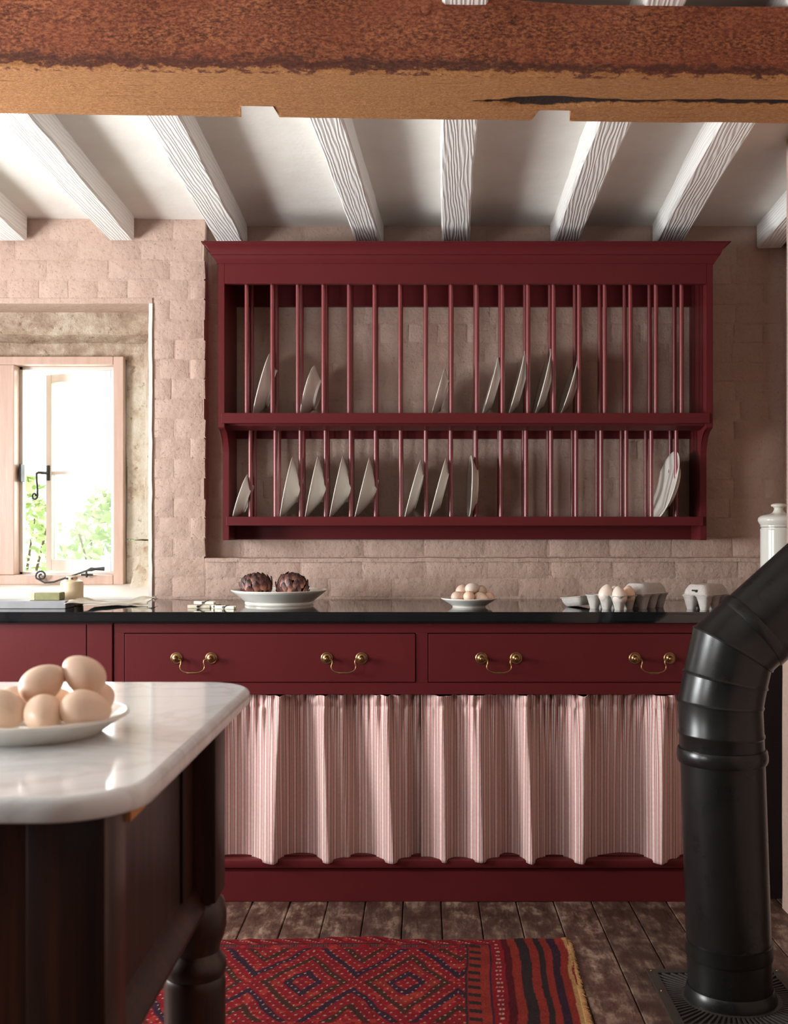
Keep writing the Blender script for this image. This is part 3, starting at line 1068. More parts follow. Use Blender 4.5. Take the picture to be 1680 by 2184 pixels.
# drawer cabinet: face frame, two drawers, open below behind the curtains
cab2 = thing('drawer_cabinet', 'oxblood red cabinet with two wide drawers, brass handles and striped curtains below', 'cabinet', (0, YC, 0))
x_e = cx(1566)
z_r1 = cz(1350); z_r0 = cz(1456); z_c1 = cz(1481)
D1 = (cx(265), cx(887)); D2 = (cx(912), cx(1541))
bm = BM()
box(bm, x_b, x_b + .02, YC + .02, YW - .02, .09, ZT0 - .003)
box(bm, x_e - .02, x_e, YC + .02, YW - .02, .09, ZT0 - .003)
box(bm, x_b + .02, x_e - .02, YW - .05, YW - .03, .09, ZT0 - .003)
box(bm, x_b + .02, x_e - .02, YC + .03, YW - .05, .12, .135)
box(bm, x_b + .02, x_e - .02, YC + .024, YW - .05, z_c1, z_c1 + .012)
obj('carcass', bm, M['red'], cab2, 40)
for nm, b in (('top_rail', (x_b, x_e, z_r1, ZT0 - .003)), ('lower_rail', (x_b, x_e, z_c1, z_r0)),
              ('stile', (x_b, D1[0], z_r0, z_r1)), ('stile', (D1[1], D2[0], z_r0, z_r1)), ('stile', (D2[1], x_e, z_r0, z_r1)),
              ('stile', (x_b, D1[0], .09, z_c1)), ('stile', (D2[1], x_e, .09, z_c1))):
    bm = BM(); box(bm, b[0], b[1], YC, YC + .022, b[2], b[3], .0006, 1); obj(nm, bm, M['red'], cab2, 40)
zm1, zm0, zp1 = cz(1832), cz(1852), cz(1859)
bm = BM()
prof = [(YC + .025, zm1), (YC - .002, zm1), (YC - .007, zm1 - .004), (YC - .009, (zm1 + zm0) / 2), (YC - .007, zm0 + .004), (YC - .002, zm0), (YC + .006, zm0 - .001), (YC + .006, zp1), (YC + .025, zp1)]
prism(bm, prof, 'x', x_b, x_e); obj('base_moulding', bm, M['red'], cab2, 30)
bm = BM(); box(bm, x_b, x_e, YC - .001, YC + .03, 0, zp1, .001); obj('plinth', bm, M['red'], cab2, 40)

def handle(parent, xc, zc):
    bm = BM()
    h = 74 / 2 / F * YC
    for s in (-1, 1):
        Mx = Matrix.Translation((xc + s * h, YC - .003, zc)) @ Matrix.Rotation(R(90), 4, 'X')
        lathe(bm, [(0, 0), (.0185, 0), (.0185, .002), (.0165, .0035), (.015, .003), (.0115, .0045), (.0085, .006), (.0058, .010), (.0055, .015), (.0066, .018), (.0066, .022), (.0045, .025), (0, .0258)], 24, Mx)
    y0 = YC - .021
    p = []
    ctl = [(-h + .008, .0, 0), (-h + .017, -.003, 0), (-h + .019, -.012, 0), (-h + .016, -.022, 0), (-h + .018, -.031, 0), (-h + .026, -.038, 0), (-h + .036, -.041, 0), (-.012, -.0425, 0)]
    ctl = ctl + [(0, -.0425, 0)] + [(-a, b, c) for a, b, c in reversed(ctl)]
    rd = [.0022, .0024, .0022, .002, .002, .0021, .0024, .0033, .0036] + [.0033, .0024, .0021, .002, .002, .0022, .0024, .0022]
    # smooth the control polygon
    pts, rads = [], []
    n = len(ctl)
    for i in range(n - 1):
        for t in (0, .25, .5, .75):
            P0, P1, P2, P3 = [Vector(ctl[max(0, min(n - 1, i + d))]) for d in (-1, 0, 1, 2)]
            q = .5 * ((2 * P1) + (-P0 + P2) * t + (2 * P0 - 5 * P1 + 4 * P2 - P3) * t * t + (-P0 + 3 * P1 - 3 * P2 + P3) * t ** 3)
            pts.append(Vector((xc + q.x, y0 - .004 + q.y * .15, zc + q.y))); rads.append(rd[i] * (1 - t) + rd[i + 1] * t)
    tube(bm, pts, rads, 10)
    o = obj('handle', bm, M['brass'], parent, 50)
    o['label'] = 'curved brass drop handle with round backplates'
    return o
for (xa, xb2), hs in ((D1, (414, 734)), (D2, (1063, 1390))):
    bm = BM(); g = .0022
    box(bm, xa + g, xb2 - g, YC - .003, YC + .02, z_r0 + g, z_r1 - g, .002)
    dr = obj('drawer', bm, M['red'], cab2, 40)
    for hp in hs:
        handle(dr, cx(hp), cz(1403.5))
# dark board painted as the shade between the cabinet and the chimney breast
fb = thing('gap_shade_board', 'narrow dark board painting in the shade behind the stovepipe', 'board', (1.05, YC + .03, 0))
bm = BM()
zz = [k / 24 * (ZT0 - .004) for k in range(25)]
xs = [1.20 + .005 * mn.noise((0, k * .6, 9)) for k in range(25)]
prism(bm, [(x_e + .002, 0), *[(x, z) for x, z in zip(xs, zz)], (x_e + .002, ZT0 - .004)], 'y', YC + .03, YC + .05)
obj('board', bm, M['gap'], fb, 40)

# ---- curtains
def curtain(x0, x1, keys, label, seed):
    t = thing('curtain', label, 'curtain', ((x0 + x1) / 2, YC + .02, .12), group='striped curtains under the drawers')
    r = random.Random(seed)
    NXC, NZC = 420, 70
    zt, zb = cz(1482, 3.505), .124
    def fold(x):
        for (a, va), (b, vb) in zip(keys, keys[1:]):
            if a <= x <= b:
                s = (x - a) / (b - a)
                # ridges rise slowly from the left and fall away sharply to the right
                s = s ** 1.35 if vb > va else s ** 0.52
                s = .5 - .5 * math.cos(math.pi * s)
                return va + (vb - va) * s
        return keys[0][1] if x < keys[0][0] else keys[-1][1]
    bm = BM()
    uvl = bm.loops.layers.uv.new('cloth')
    xs = [x0 + (x1 - x0) * i / NXC for i in range(NXC + 1)]
    arc = [0.0]
    for i in range(NXC):
        arc.append(arc[-1] + math.hypot(xs[i + 1] - xs[i], .6 * (fold(xs[i + 1]) - fold(xs[i]))))
    sd = seed * 3.7
    V = []
    for i in range(NXC + 1):
        col = []
        x = xs[i]
        for j in range(NZC + 1):
            v = (j / NZC) ** 1.35            # denser near the gathered top
            z = zt + (zb - zt) * v
            g = min(1, max(0, (v - .06) / .5)) ** .8
            # folds lean a little as they come down
            lean = .045 * mn.noise((x * 3.1, sd, 2)) * (1 - v)
            big = fold(x + lean) * (.58 + .42 * g)
            mid = .015 * mn.noise((x * 17 + lean * 20, v * .8, sd)) * (1 - .55 * g)
            tight = (1 - min(1, v / .42)) ** 1.25
            f1 = math.sin(2 * math.pi * (x / .031 + 1.5 * mn.noise((x * 6, v * .5, sd)))) * (.75 + .5 * mn.noise((x * 11, 5, sd)))
            small = .0115 * f1 * tight
            headr = 0
            if v < .075:                     # frill above the casing
                fr = 1 - v / .075
                headr = .022 * mn.noise((x * 48, v * 14, sd + 8)) * (.5 + .5 * fr)
                small *= .7
            pinch = -.004 * math.exp(-((v - .07) / .018) ** 2)
            y = 3.508 - big - mid - small - headr - pinch
            y = min(y, 3.555)
            zt_j = .004 * mn.noise((x * 60, 3, sd)) * max(0, 1 - v / .06)
            col.append(bm.verts.new((x + .004 * f1 * tight, y, z + zt_j + .003 * mn.noise((x * 5, 0, sd)) * v)))
        V.append(col)
    for i in range(NXC):
        for j in range(NZC):
            f = bm.faces.new((V[i][j], V[i][j + 1], V[i + 1][j + 1], V[i + 1][j]))
            for lp, (a, b) in zip(f.loops, ((i, j), (i, j + 1), (i + 1, j + 1), (i + 1, j))):
                lp[uvl].uv = (arc[a] / .0215, b / NZC * 20)
    bmesh.ops.recalc_face_normals(bm, faces=bm.faces)
    me = mesh_of('cloth', bm, M['curtain'], 180)
    o = link('cloth', me, t)
    sm = o.modifiers.new('thick', 'SOLIDIFY'); sm.thickness = .0014
kx = lambda px, v: (cx(px, 3.50), v)
HI, LO = .045, -.04
curtain(cx(266, 3.5), cx(897, 3.5), [kx(262, 0), kx(330, HI), kx(385, LO), kx(440, HI * .8), kx(500, LO * .6), kx(588, HI), kx(612, LO * .6), kx(648, LO), kx(703, HI * .85), kx(742, .0), kx(765, LO), kx(840, HI * 1.05), kx(872, 0), kx(897, LO * .8)],
        'gathered pink striped curtain under the left drawer, running behind the marble island', 1)
curtain(cx(898, 3.5), cx(1541, 3.5), [kx(897, LO * .3), kx(950, HI * .7), kx(975, LO * .2), kx(1030, HI * .8), kx(1062, 0), kx(1086, LO), kx(1134, HI), kx(1156, 0), kx(1186, LO * .6), kx(1240, HI * 1.1), kx(1262, 0), kx(1345, LO * 1.1), kx(1406, HI * 1.1), kx(1440, .01), kx(1480, LO), kx(1541, HI * .6)],
        'gathered pink striped curtain under the right drawer, ending behind the stovepipe', 2)

# ------------------------------------------------------------------ plate rack
YU, YLo = 3.94, 4.022          # front of the upper and of the lower, shallower part
XR0, XR1 = (465 - CX) / F * YU, (1520 - CX) / F * YU
rack = thing('plate_rack', 'large oxblood red wall plate rack with two rows of dowels and a cornice', 'plate rack', ((XR0 + XR1) / 2, YR, 1.114))
z = lambda py, Y: CZ - (py - CY) / F * Y
ZB = z(1152, 4.05); ZC0, ZC1 = z(562, YU), z(516, YU - .05); ZF = z(605, YU)
ZS1, ZS0 = z(881, YU), z(903, YU); ZK0 = z(917, YLo)
ZL1, ZL0 = z(1102, YLo), z(1121, YLo)
TH = .0225
for s, x0 in ((0, XR0), (1, XR1 - TH)):
    bm = BM()
    zc = z(911, YU); zc2 = z(975, YLo)
    poly = [(YR - .001, ZB), (YLo + .008, ZB), (YLo + .008, zc2)]
    for k in range(1, 9):           # the swept bracket where the upper part steps forward
        a = R(90) * k / 8
        poly.append((YLo + .008 - (YLo + .008 - YU - .012) * (1 - math.cos(a)), zc2 + (zc - .006 - zc2) * math.sin(a)))
    poly += [(YU + .006, zc - .004), (YU, zc), (YU, ZC0 + .03), (YR - .001, ZC0 + .03)]
    prism(bm, poly, 'x', x0, x0 + TH, .0012)
    obj('side_panel', bm, M['red'], rack, 40)
bm = BM(); box(bm, XR0 + TH, XR1 - TH, YU, YU + .022, ZF, ZC0 + .03, .001); obj('frieze', bm, M['red'], rack, 40)
bm = BM(); box(bm, XR0 + TH, XR1 - TH, YU + .022, YR - .001, ZC0 - .012, ZC0 + .006); obj('top_board', bm, M['red'], rack, 40)
# cornice mitred round three sides
cp = [(0.0, ZC0), (.004, ZC0), (.006, ZC0 + .004), (.010, ZC0 + .010), (.016, ZC0 + .020), (.017, ZC0 + .026), (.022, ZC0 + .027), (.023, ZC0 + .031), (.027, ZC0 + .042), (.034, ZC0 + .053), (.043, ZC0 + .060), (.044, ZC0 + .064), (.050, ZC0 + .066), (.050, ZC1), (0, ZC1)]
bm = BM()
rows = []
for d, zz_ in cp:
    rows.append([bm.verts.new(p) for p in ((XR0 - d, YR - .01, zz_), (XR0 - d, YU - d, zz_), (XR1 + d, YU - d, zz_), (XR1 + d, YR - .01, zz_))])
for a, b in zip(rows, rows[1:]):
    for i in range(3):
        bm.faces.new((a[i], a[i + 1], b[i + 1], b[i]))
bm.faces.new(rows[-1])
obj('cornice', bm, M['red'], rack, 25)
# shelves, rails
bm = BM(); box(bm, XR0 + .012, XR1 - .012, YU - .006, YU + .020, ZS0, ZS1, .0015); obj('shelf_rail', bm, M['red'], rack, 40)
bm = BM(); box(bm, XR0 + TH, XR1 - TH, YU + .020, YR - .001, ZS0 + .008, ZS1 - .012); obj('shelf', bm, M['red'], rack, 40)
bm = BM(); prism(bm, [(YU + .022, ZS0 + .004), (YU + .026, ZS0 - .006), (YLo + .006, ZK0), (YLo + .03, ZK0), (YLo + .03, ZS0 + .006)], 'x', XR0 + TH, XR1 - TH, .001); obj('shelf_moulding', bm, M['red'], rack, 30)
bm = BM(); box(bm, XR0 + TH - .008, XR1 - TH + .008, YLo - .004, YLo + .020, ZL0, ZL1, .0015); obj('shelf_rail', bm, M['red'], rack, 40)
bm = BM(); box(bm, XR0 + TH, XR1 - TH, YLo + .020, YR - .001, ZL0 + .006, ZL1 - .010); obj('shelf', bm, M['red'], rack, 40)
bm = BM(); box(bm, XR0 + TH, XR1 - TH, YR - .03, YR - .01, ZB + .001, ZL0 + .006, .001); obj('back_rail', bm, M['red'], rack, 40)
bm = BM(); box(bm, XR0 + TH, XR1 - TH, YR - .026, YR - .004, z(656, YR), ZC0 - .012, .001); obj('back_rail', bm, M['red'], rack, 40)
bm = BM(); box(bm, XR0 + TH, XR1 - TH, YR - .026, YR - .004, ZS0 - .035, ZS0 + .008, .001); obj('back_rail', bm, M['red'], rack, 40)
SP = .0902
DX = -.6266
def dowel_mesh(L):
    bm = BM(); lathe(bm, [(0, 0), (.0079, 0), (.0079, L), (0, L)], 14); return mesh_of('dowel', bm, M['red_lit'], 40)
du = dowel_mesh(ZC0 - ZS1 + .012); dl = dowel_mesh(ZS0 + .006 - ZL1 + .012)
for kk in range(18):
    for me, y, z0 in ((du, YU + .031, ZS1 - .012), (du, 4.085, ZS1 - .012), (dl, YLo + .031, ZL1 - .010), (dl, 4.150, ZL1 - .010)):
        o = link('dowel', me, rack, loc=Vector((DX + SP * kk, y, z0)) - rack.location)
# ------------------------------------------------------------------ plates in the rack
def plate_mesh(name, R_, depth, foot, flat, mat=None, lip_=.004):
    """rim circle in the plane z = 0, the bowl hanging below it (the face looks to +z)"""
    t = .0042
    fd = depth
    prof = [(0, -fd + t + .002), (flat * R_, -fd + t + .002)]
    prof += [(flat * R_ + (R_ - flat * R_) * u, -fd + t + .002 + (fd - t - .002) * (u ** .85)) for u in (.25, .5, .75)]
    prof += [(R_ - .001, 0), (R_, -.0008), (R_, -.0024)]
    prof += [(flat * R_ + (R_ - flat * R_) * u, -fd + .0015 + (fd - .0042) * (u ** .95)) for u in (.8, .55, .3, .08)]
    prof += [(foot * R_ + .003, -fd + .001), (foot * R_ + .001, -fd - .004), (foot * R_ - .003, -fd - .004), (foot * R_ - .005, -fd), (0, -fd + .0005)]
    bm = BM(); lathe(bm, prof, 56)
    return mesh_of(name, bm, mat or M['china'], 60)

def rack_plate(name, cat, label, b, t, Yc, zbot, kind, yaw=0.0, group=None):
    """b, t: picture points of the foot and the top of the plate's rim"""
    B = at(b[0], b[1], Yc); T = at(t[0], t[1], Yc)
    B.z = zbot
    d = (T - B); D = d.length
    th = math.atan2(d.x, d.z)
    c = (B + T) / 2
    Rr = D / 2
    dep, ft, fl = kind
    me = plate_mesh(name, Rr, dep, ft, fl)
    o = link(name, me, None)
    n = Vector((-math.cos(th), 0, math.sin(th)))          # the face looks left and up
    u = Vector((math.sin(th), 0, math.cos(th)))
    w = n.cross(u)
    Mx = Matrix((( w.x, u.x, n.x), (w.y, u.y, n.y), (w.z, u.z, n.z)))
    Mx = Mx @ Matrix.Identity(3)
    if yaw:
        Mx = Matrix.Rotation(R(yaw), 3, u) @ Mx
    o.matrix_world = Matrix.Translation(c) @ Mx.to_4x4()
    tag(o, label, cat, group)
DISH, BOWL, FLAT, SOUP = (.030, .60, .62), (.050, .36, .34), (.024, .6, .64), (.038, .55, .52)
GU, GL = 'plates on the upper tier of the rack', 'plates on the lower tier of the rack'
zu, zl = ZS1 - .010, ZL1 - .008
for a in (('serving_dish', 'dish', 'large cream dish at the left end of the upper tier, its foot showing', (538, 878), (577, 752), SOUP, 5),
          ('soup_plate', 'plate', 'small deep pale plate, second from the left on the upper tier', (641, 878), (671, 780), SOUP, -1),
          ('dinner_plate', 'plate', 'white plate standing alone midway along the upper tier', (917, 878), (948, 785), FLAT, 0),
          ('dinner_plate', 'plate', 'first white plate of the row of four at the right of the upper tier', (1024, 878), (1061, 762), FLAT, 0),
          ('dinner_plate', 'plate', 'second white plate of the row of four at the right of the upper tier', (1079, 878), (1117, 748), FLAT, 0),
          ('dinner_plate', 'plate', 'third white plate of the row of four at the right of the upper tier', (1134, 878), (1172, 744), FLAT, 0),
          ('dinner_plate', 'plate', 'last white plate of the upper tier, with only empty slots after it', (1188, 878), (1229, 757), FLAT, 0)):
    rack_plate(a[0], a[1], a[2], a[3], a[4], 4.07, zu, a[5], a[6], GU)
for a in (('side_plate', 'plate', 'small white plate in the leftmost slot of the lower tier', (496, 1098), (528, 1011), DISH, 4),
          ('pasta_bowl', 'bowl', 'first of four deep white bowls toward the left of the lower tier', (597, 1098), (624, 974), BOWL, 4),
          ('pasta_bowl', 'bowl', 'second of four deep white bowls toward the left of the lower tier', (650, 1098), (678, 972), BOWL, 4),
          ('pasta_bowl', 'bowl', 'third of four deep white bowls toward the left of the lower tier', (702, 1098), (731, 972), BOWL, 3),
          ('pasta_bowl', 'bowl', 'rightmost of four deep white bowls on the lower tier', (755, 1098), (787, 975), BOWL, 3),
          ('dinner_plate', 'plate', 'white plate after an empty slot, left one of a pair on the lower tier', (862, 1098), (897, 980), FLAT, -1),
          ('dinner_plate', 'plate', 'pinkish white plate, right one of a pair midway on the lower tier', (915, 1098), (950, 977), FLAT, -1),
          ('dinner_plate', 'plate', 'almost upright plate before the long empty stretch of the lower tier', (998, 1098), (1003, 971), FLAT, 2),
          ('dinner_plate', 'plate', 'bright white plate alone at the right end of the lower tier', (1397, 1098), (1438, 962), FLAT, 4)):
    rack_plate(a[0], a[1], a[2], a[3], a[4], 4.085, zl, a[5], a[6], GL)

# ------------------------------------------------------------------ eggs
def egg_mesh(name, L, r, mat):
    bm = BM(); prof = []
    for k in range(23):
        a = math.pi * k / 22
        x = -math.cos(a)
        prof.append((r * math.sin(a) * (1 - .17 * x - .03 * x * x), L / 2 * x))
    prof[0] = (0, -L / 2); prof[-1] = (0, L / 2)
    lathe(bm, prof, 36)
    return mesh_of(name, bm, mat, 180)
EGG = egg_mesh('egg', .058, .0222, M['egg']); EGG2 = egg_mesh('egg', .056, .0215, M['egg2']); EGG3 = egg_mesh('egg', .057, .0215, M['egg3'])
def egg(me, c, axis, label, group, s=1.0):
    o = link('egg', me, None)
    q = Vector((0, 0, 1)).rotation_difference(Vector(axis).normalized())
    o.rotation_mode = 'QUATERNION'; o.rotation_quaternion = q
    o.location = c; o.scale = (s, s, s)
    tag(o, label, 'egg', group)
    return o

# ------------------------------------------------------------------ things on the worktop
ZT = ZT1
def dish(name, label, c, Rr, h, ft, fl):
    t = thing(name, label, 'plate', c, world=False)
    me = plate_mesh('body', Rr, h - .004, ft, fl)
    link('body', me, t, loc=(0, 0, h))
    return t
dish('serving_plate', 'large flared white plate holding two artichokes', (-.4985 + .005, 3.825, ZT), .1625, .050, .70, .68)
dish('small_plate', 'small white footed plate heaped with tiny eggs on the worktop', ((1000 - CX) / F * 3.69, 3.69, ZT), .0915, .030, .58, .62)

# artichokes: overlapping bracts that hug a globe
RA, RC = .050, .044
bm = BM()
n, mrow = 5, 6
V = []
BLN = .036
for j in range(mrow + 1):
    v = j / mrow
    wd = .0150 * (math.sin(math.pi * (.22 + .77 * v)) ** .75) + .0004
    row = []
    for i in range(n):
        u = i / (n - 1) * 2 - 1
        s_ = v * BLN
        row.append(bm.verts.new((u * wd, .0042 * (1 - u * u) - s_ * s_ / (2 * .050) + .005 * max(0, v - .55), s_)))
    V.append(row)
for j in range(mrow):
    for i in range(n - 1):
        bm.faces.new((V[j][i], V[j][i + 1], V[j + 1][i + 1], V[j + 1][i]))
BRACT = mesh_of('bract', bm, M['bract'], 180)
def artichoke(x, y, z0, label, seed, tilt):
    t = thing('artichoke', label, 'artichoke', (x, y, z0), world=False, rot=tilt, group='artichokes on the large plate')
    r = random.Random(seed)
    bm = BM()
    lathe(bm, [(0, 0)] + [((RA - .004) * math.sin(R(180 - a)), RC + (RC - .004) * math.cos(R(180 - a))) for a in range(12, 180, 12)] + [(0, 2 * RC - .006)], 20)
    obj('heart', bm, M['bract'], t, 180, loc=(0, 0, 0))
    for q, (th, cnt, sc) in enumerate(((158, 7, .85), (136, 10, .95), (116, 12, 1.0), (97, 12, 1.0), (79, 11, 1.0), (61, 9, .95), (45, 7, .85), (30, 5, .7))):
        for i in range(cnt):
            a = 2 * math.pi * (i + .5 * (q % 2)) / cnt + r.uniform(-.14, .14)
            tt = R(th + r.uniform(-4, 4))
            rad = Vector((math.cos(a), math.sin(a), 0))
            p = rad * (RA * math.sin(tt)) + Vector((0, 0, RC + RC * math.cos(tt)))
            nrm = (rad * math.sin(tt) + Vector((0, 0, math.cos(tt)))).normalized()
            up_ = (Vector((0, 0, math.sin(tt))) - rad * math.cos(tt)).normalized()
            k_ = r.uniform(.05, .28)                       # tips lift a little off the globe
            up2 = (up_ + nrm * k_).normalized(); n2 = (nrm - up_ * k_).normalized()
            tx = n2.cross(up2)
            o = link('bract', BRACT, t)
            s = sc * r.uniform(.8, 1.02)
            Mx = Matrix((( tx.x, n2.x, up2.x), (tx.y, n2.y, up2.y), (tx.z, n2.z, up2.z))).to_4x4()
            o.matrix_local = Matrix.Translation(p) @ Mx @ Matrix.Diagonal((s, s, s, 1))
artichoke(-.566, 3.82, ZT + .012, 'dark purple artichoke at the left of the large white plate', 4, (0, R(-6), .3))
artichoke(-.4525, 3.83, ZT + .013, 'dark purple artichoke at the right of the large white plate', 9, (0, R(7), 1.1))

# heap of small eggs
G = 'tiny eggs heaped on the small plate'
Yp = 3.69
def sm(px, py, dy, ax, lab, me=EGG2, s=.86):
    egg(me, at(px, py, Yp + dy), ax, lab, G, s)
sm(977, 1273, -.012, (1, .3, .1), 'tiny pale egg at the left front foot of the small plate heap')
sm(1000, 1272, -.030, (.2, 1, .1), 'tiny tan egg at the front centre of the small plate heap', EGG, .8)
sm(1025, 1275, -.020, (1, -.4, 0), 'tiny egg lying at the right front of the small plate heap')
sm(1043, 1274, .018, (.3, 1, 0), 'tiny pink egg at the far right foot of the small plate heap', EGG, .8)
sm(985, 1259, .020, (.5, .5, .6), 'tiny pale egg resting upper left in the small plate heap')
sm(1007, 1255, .000, (1, .2, .25), 'tiny white egg on top of the small plate heap', EGG3)
sm(1027, 1261, .018, (.4, .6, -.3), 'tiny pinkish egg resting upper right in the small plate heap', EGG2, .84)
sm(1008, 1272, .040, (.3, 1, 0), 'tiny egg half hidden at the back of the small plate heap', EGG2, .84)

# egg boxes
def cup_tray(nx, ny, p, h=.043):
    bm = BM()
    L, Wd = nx * p, ny * p
    for i in range(nx):
        for j in range(ny):
            c = ((i - (nx - 1) / 2) * p, (j - (ny - 1) / 2) * p)
            Mx = Matrix.Translation((c[0], c[1], 0))
            # squarish tapering cup, hollow
            def ring(r, zz, e):
                vs = []
                for k in range(20):
                    a = 2 * math.pi * k / 20
                    ca, sa = math.cos(a), math.sin(a)
                    f = (abs(ca) ** e + abs(sa) ** e) ** (-1 / e)
                    vs.append(bm.verts.new((c[0] + r * ca * f, c[1] + r * sa * f, zz)))
                return vs
            rs = [ring(.006, .001, 3), ring(.0125, 0, 3), ring(.0135, .004, 3), ring(.0178, .024, 3.4), ring(.0215, h - .003, 4.5), ring(p / 2, h, 9), ring(p / 2, h + .0018, 9), ring(.0205, h - .001, 4.5), ring(.0165, .024, 3.4), ring(.012, .006, 3), ring(.004, .004, 3)]
            for a, b in zip(rs, rs[1:]):
                for k in range(20):
                    bm.faces.new((a[k], a[(k + 1) % 20], b[(k + 1) % 20], b[k]))
            bm.faces.new(rs[0]); bm.faces.new(rs[-1])
    return bm
def lid_mesh(L, Wd, h):
    bm = BM()
    def ring(a, b, z_, e):
        vs = []
        for k in range(40):
            t = 2 * math.pi * k / 40
            ca, sa = math.cos(t), math.sin(t)
            f = (abs(ca) ** e + abs(sa) ** e) ** (-1 / e)
            # slight scallop where the eggs sit
            vs.append(bm.verts.new((a * ca * f, b * sa * f, z_)))
        return vs
    a, b = L / 2, Wd / 2
    rs = [ring(a, b, 0, 9), ring(a, b, .002, 9), ring(a - .003, b - .003, .003, 8), ring(a - .006, b - .006, h * .5, 7), ring(a - .012, b - .012, h - .004, 5), ring(a - .018, b - .018, h, 5), ring(a - .018, b - .018, h - .002, 5), ring(a - .014, b - .014, h - .005, 5), ring(a - .008, b - .008, h * .5, 7), ring(a - .005, b - .005, .002, 8)]
    for p, q in zip(rs, rs[1:]):
        for k in range(40):
            bm.faces.new((p[k], p[(k + 1) % 40], q[(k + 1) % 40], q[k]))
    bm.faces.new(rs[5]); 
    return bm
PT = .048
def carton(corner, ang, label, lid='closed', hole=False):
    """corner: the bottom corner nearest the viewer; the long side runs off at angle ang"""
    ca, sa = math.cos(R(ang)), math.sin(R(ang))
    L, Wd = 3 * PT, 2 * PT
    side = 1 if ang < 90 else -1
    bx, by = -sa * side, ca * side
    c = Vector((corner[0] + ca * L / 2 + bx * Wd / 2, corner[1] + sa * L / 2 + by * Wd / 2, ZT))
    t = thing('egg_box', label, 'egg box', c, world=False, rot=(0, 0, R(ang)), group='grey pulp egg boxes')
    obj('cup_tray', cup_tray(3, 2, PT), M['pulp'], t, 50, loc=(0, 0, 0))
    if lid == 'closed':
        l = obj('lid', lid_mesh(L, Wd, .034), M['pulp'], t, 50, loc=(0, 0, .0455))
        if hole:
            bm = BM()
            prism(bm, [(-.009, .010), (-.009, .018), (.009, .018), (.009, .013), (-.003, .013), (-.003, .010)], 'x', -L / 2 + .0015, -L / 2 + .008)
            obj('latch_hole', bm, M['dark'], l, loc=(0, 0, 0))
    else:
        obj('lid', lid_mesh(L, Wd, .030), M['pulp'], t, 50, loc=(L / 2 + .002 + .030 * .4 + L / 2 * .62 + .0, 0, .034), rot=(R(180), R(6), 0)).scale = (.62, 1, 1)
    return t, c, (ca, sa), (bx, by)
cA = ((1324 - CX) / F * 3.525, 3.525)
tA, ctr, ax_, bx_ = carton(cA, 135, 'open grey egg box holding eggs, at the left of the egg boxes', 'open')
cB = ((1374 - CX) / F * 3.592, 3.592)
carton(cB, 45, 'closed grey egg box in shadow, between the open box and the stovepipe')
cC = ((1508 - CX) / F * 3.525, 3.525)
carton(cC, 45, 'closed grey egg box with a dark latch notch, partly behind the stovepipe', 'closed', True)
G = 'eggs in the open egg box'
def cup(i, j):   # i along the long side from the viewer's corner, j along the short side
    return Vector((cA[0] + ax_[0] * PT * (i + .5) + bx_[0] * PT * (j + .5), cA[1] + ax_[1] * PT * (i + .5) + bx_[1] * PT * (j + .5), ZT + .045))
egg(EGG3, cup(0, 0), (-.15, .1, 1), 'big pale egg standing in the nearest cup of the open box', G, 1.08)
egg(EGG3, cup(1, 0) + Vector((-.002, 0, .006)), (.35, .2, 1), 'big pale egg leaning in the cup behind the nearest egg of the open box', G, 1.05)
egg(EGG, cup(0, 1), (.1, .1, 1), 'brown egg in shadow at the right of the open egg box', G, 1.04)
egg(EGG3, cup(1, 1), (-.1, 0, 1), 'pale egg showing behind the brown egg in the open egg box', G, 1.0)

# jar at the right
jp = Vector((1.211, 3.85, ZT))
jar = thing('enamel_jar', 'tall cream jar with a domed knobbed lid, behind the stovepipe', 'jar', jp, world=False)
bm = BM(); lathe(bm, [(0, .002), (.055, 0), (.0605, .004), (.0605, .262), (.0615, .266), (.0605, .270), (.0585, .272), (.0585, .276), (.054, .276), (.054, .02), (0, .02)], 48); obj('body', bm, M['cream'], jar, 40, loc=(0, 0, 0))
bm = BM(); lathe(bm, [(.0585, .2775), (.0605, .279), (.0605, .283), (.059, .2845), (.0625, .287), (.068, .298), (.069, .304), (.067, .311), (.060, .317), (.050, .321), (.030, .3245), (.022, .329), (.0165, .336), (.0145, .344), (.018, .349), (.0245, .352), (.0255, .357), (.022, .361), (.012, .363), (0, .363)], 48)
lathe(bm, [(.0585, .2775), (0, .2775)], 48)
obj('lid', bm, M['cream'], jar, 40, loc=(0, 0, 0))
jar.scale = (1, 1, .945)

# slate slab, soap, stoneware pot and cloth by the sink
sl = thing('slate_slab', 'grey slate slab lying on the worktop below the window', 'slab', (-1.5, 3.65, ZT))
bm = BM(); box(bm, -2.2, (140 - CX) / F * 3.607, 3.607, 3.70, ZT, .9245, .003); obj('slab', bm, M['slate'], sl, 40)
sp = thing('soap_block', 'olive green soap block on the grey slate slab', 'soap', (-1.227, 3.66, .9245))
bm = BM(); box(bm, -1.258, -1.178, 3.635, 3.69, .9245, .9495, .003); obj('bar', bm, M['soap'], sp, 40)
bm = BM(); box(bm, -1.276, -1.258, 3.635, 3.69, .9245, .9495, .003); obj('bar_end', bm, M['soapend'], sp, 40, label='paler left end of the soap')  # left end coloured paler than the bar
pp = Vector((-1.176, 3.755, ZT))
pot = thing('stoneware_pot', 'cream stoneware pot with a narrow neck beside the soap', 'pot', pp, world=False)
bm = BM(); lathe(bm, [(0, .001), (.034, 0), (.0375, .003), (.0375, .074), (.035, .081), (.026, .085), (.019, .088), (.0185, .097), (.0165, .099), (.0145, .097), (.0145, .06), (0, .06)], 40); obj('body', bm, M['pot'], pot, 40, loc=(0, 0, 0))
